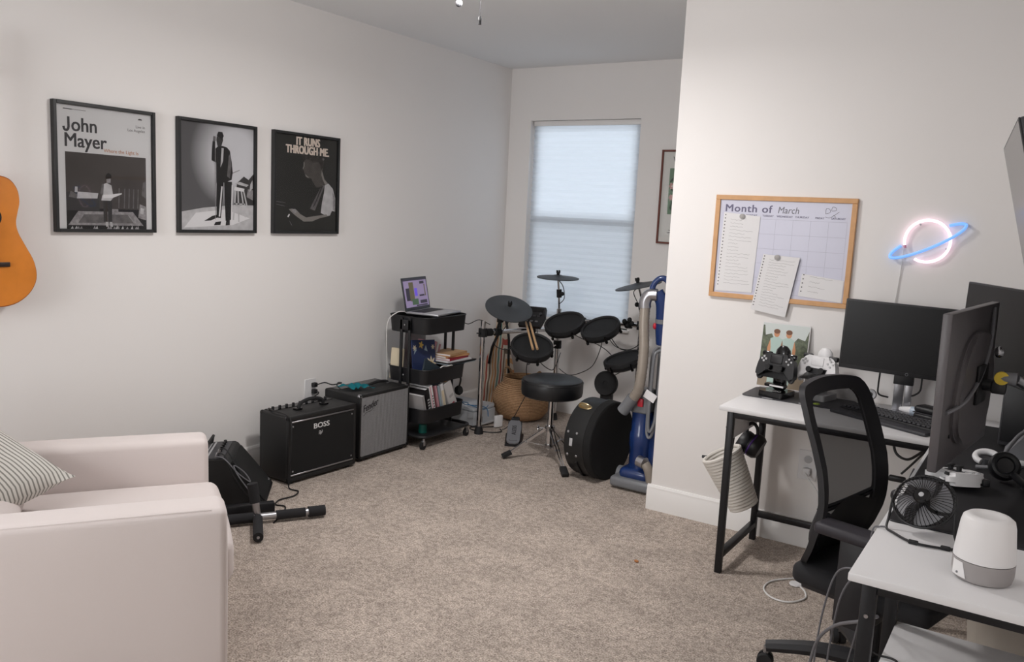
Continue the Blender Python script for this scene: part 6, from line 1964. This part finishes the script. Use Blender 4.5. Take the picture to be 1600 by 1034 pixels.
# resample both loops to the same count
def resamp(L, n):
    P3 = [Vector((u * .23, z, 0)) for u, z in L] + [Vector((L[0][0] * .23, L[0][1], 0))]
    d = [0]
    for a, b in zip(P3, P3[1:]):
        d.append(d[-1] + (b - a).length)
    out = []
    for k in range(n):
        s = d[-1] * k / n
        for i in range(len(d) - 1):
            if d[i] <= s <= d[i + 1] + 1e-9:
                q = P3[i].lerp(P3[i + 1], (s - d[i]) / max(1e-9, d[i + 1] - d[i]))
                out.append((q.x / .23, q.y))
                break
    return out
N_ = 96
oL, iL = resamp(oL, N_), resamp(iL, N_)
g = G()
rings = []
for L_, off in ((oL, .0), (oL, .022), (iL, .018), (iL, .004)):
    rings.append([g._v(back_pt(u, z, off)) for u, z in L_])
for a, b in zip(rings, rings[1:] + rings[:1]):
    for k in range(N_):
        g._f([a[k], a[(k + 1) % N_], b[(k + 1) % N_], b[k]])
bf = part('back_frame', g, 'chair_plastic', oc, smooth=50)
g = G()
g.surf(lambda u, v: back_pt((u * 2 - 1) * .85, .51 + v * .55, .010), 15, 24)
part('mesh_panel', g, 'chair_net', oc, smooth=60)
g = G()
g.surf(lambda u, v: back_pt((u * 2 - 1) * .80, .50 + v * (.17 - .02 * math.cos(u * 6)), -.002 + .002 * v), 15, 10)
part('lumbar_pad', g, 'chair_plastic', oc, smooth=60)
part('lumbar_bar', G().tube([back_pt(u, .69 - .03 * (1 - u * u), .02) for u in (-.85, -.5, 0, .5, .85)], .012, 8, 4), 'chair_plastic', oc)
part('back_spine', G().tube([(-.19, BC, .60), (-.21, BC, .50), (-.16, BC, .42), (-.05, 0, .39)], .03, 10, 6), 'chair_plastic', oc)
part('seat', pillow_box(G(), -.20, .26, -.245, .245, .40, .475, .03, .012), 'black_foam', oc)
part('seat_pan', G().box(-.18, .22, -.2, .2, .375, .405, .01), 'chair_plastic', oc)
for s in (-1, 1):
    y_ = s * .275 + BC * .4
    ap = part('armrest', G().box(-.085, .185, y_ - .047, y_ + .047, .635, .672, .014, 3), 'chair_pad', oc)
    part('armrest_post', G().box(-.005, .085, y_ - .022, y_ + .022, .36, .636, .008, 2), 'chair_plastic', ap)
    part('armrest_bracket', G().box(-.01, .09, min(y_, s * .12), max(y_, s * .12), .345, .375, .006), 'chair_plastic', ap)
part('gas_lift', G().cyl((0, 0, .10), (0, 0, .385), .028, .025, 16), 'black_satin', oc)
part('hub', G().cyl((0, 0, .07), (0, 0, .135), .05, .04, 20), 'chair_plastic', oc)
for k in range(5):
    a = math.radians(205 + 72 * k)
    d_ = Vector((math.cos(a), math.sin(a), 0))
    lg = part('leg', G().tube([d_ * .02 + Vector((0, 0, .115)), d_ * .18 + Vector((0, 0, .115)), d_ * .345 + Vector((0, 0, .085))], .034, 8, 5, r1=.022), 'chair_plastic', oc)
    c_ = d_ * .345
    s_ = Vector((-d_.y, d_.x, 0))
    part('castor_stem', G().cyl(c_ + Vector((0, 0, .05)), c_ + Vector((0, 0, .085)), .009, .009, 10), 'steel', lg)
    for q in (-1, 1):
        part('castor_wheel', G().cyl(c_ + s_ * q * .006 + Vector((0, 0, .03)), c_ + s_ * q * .024 + Vector((0, 0, .03)), .03, .028, 18), 'rubber', lg)
# place the striped cushion
pil.matrix_basis = T(-3.145, 1.345, .585) @ R(6, 'Z') @ R(12, 'X') @ R(17, 'Y')
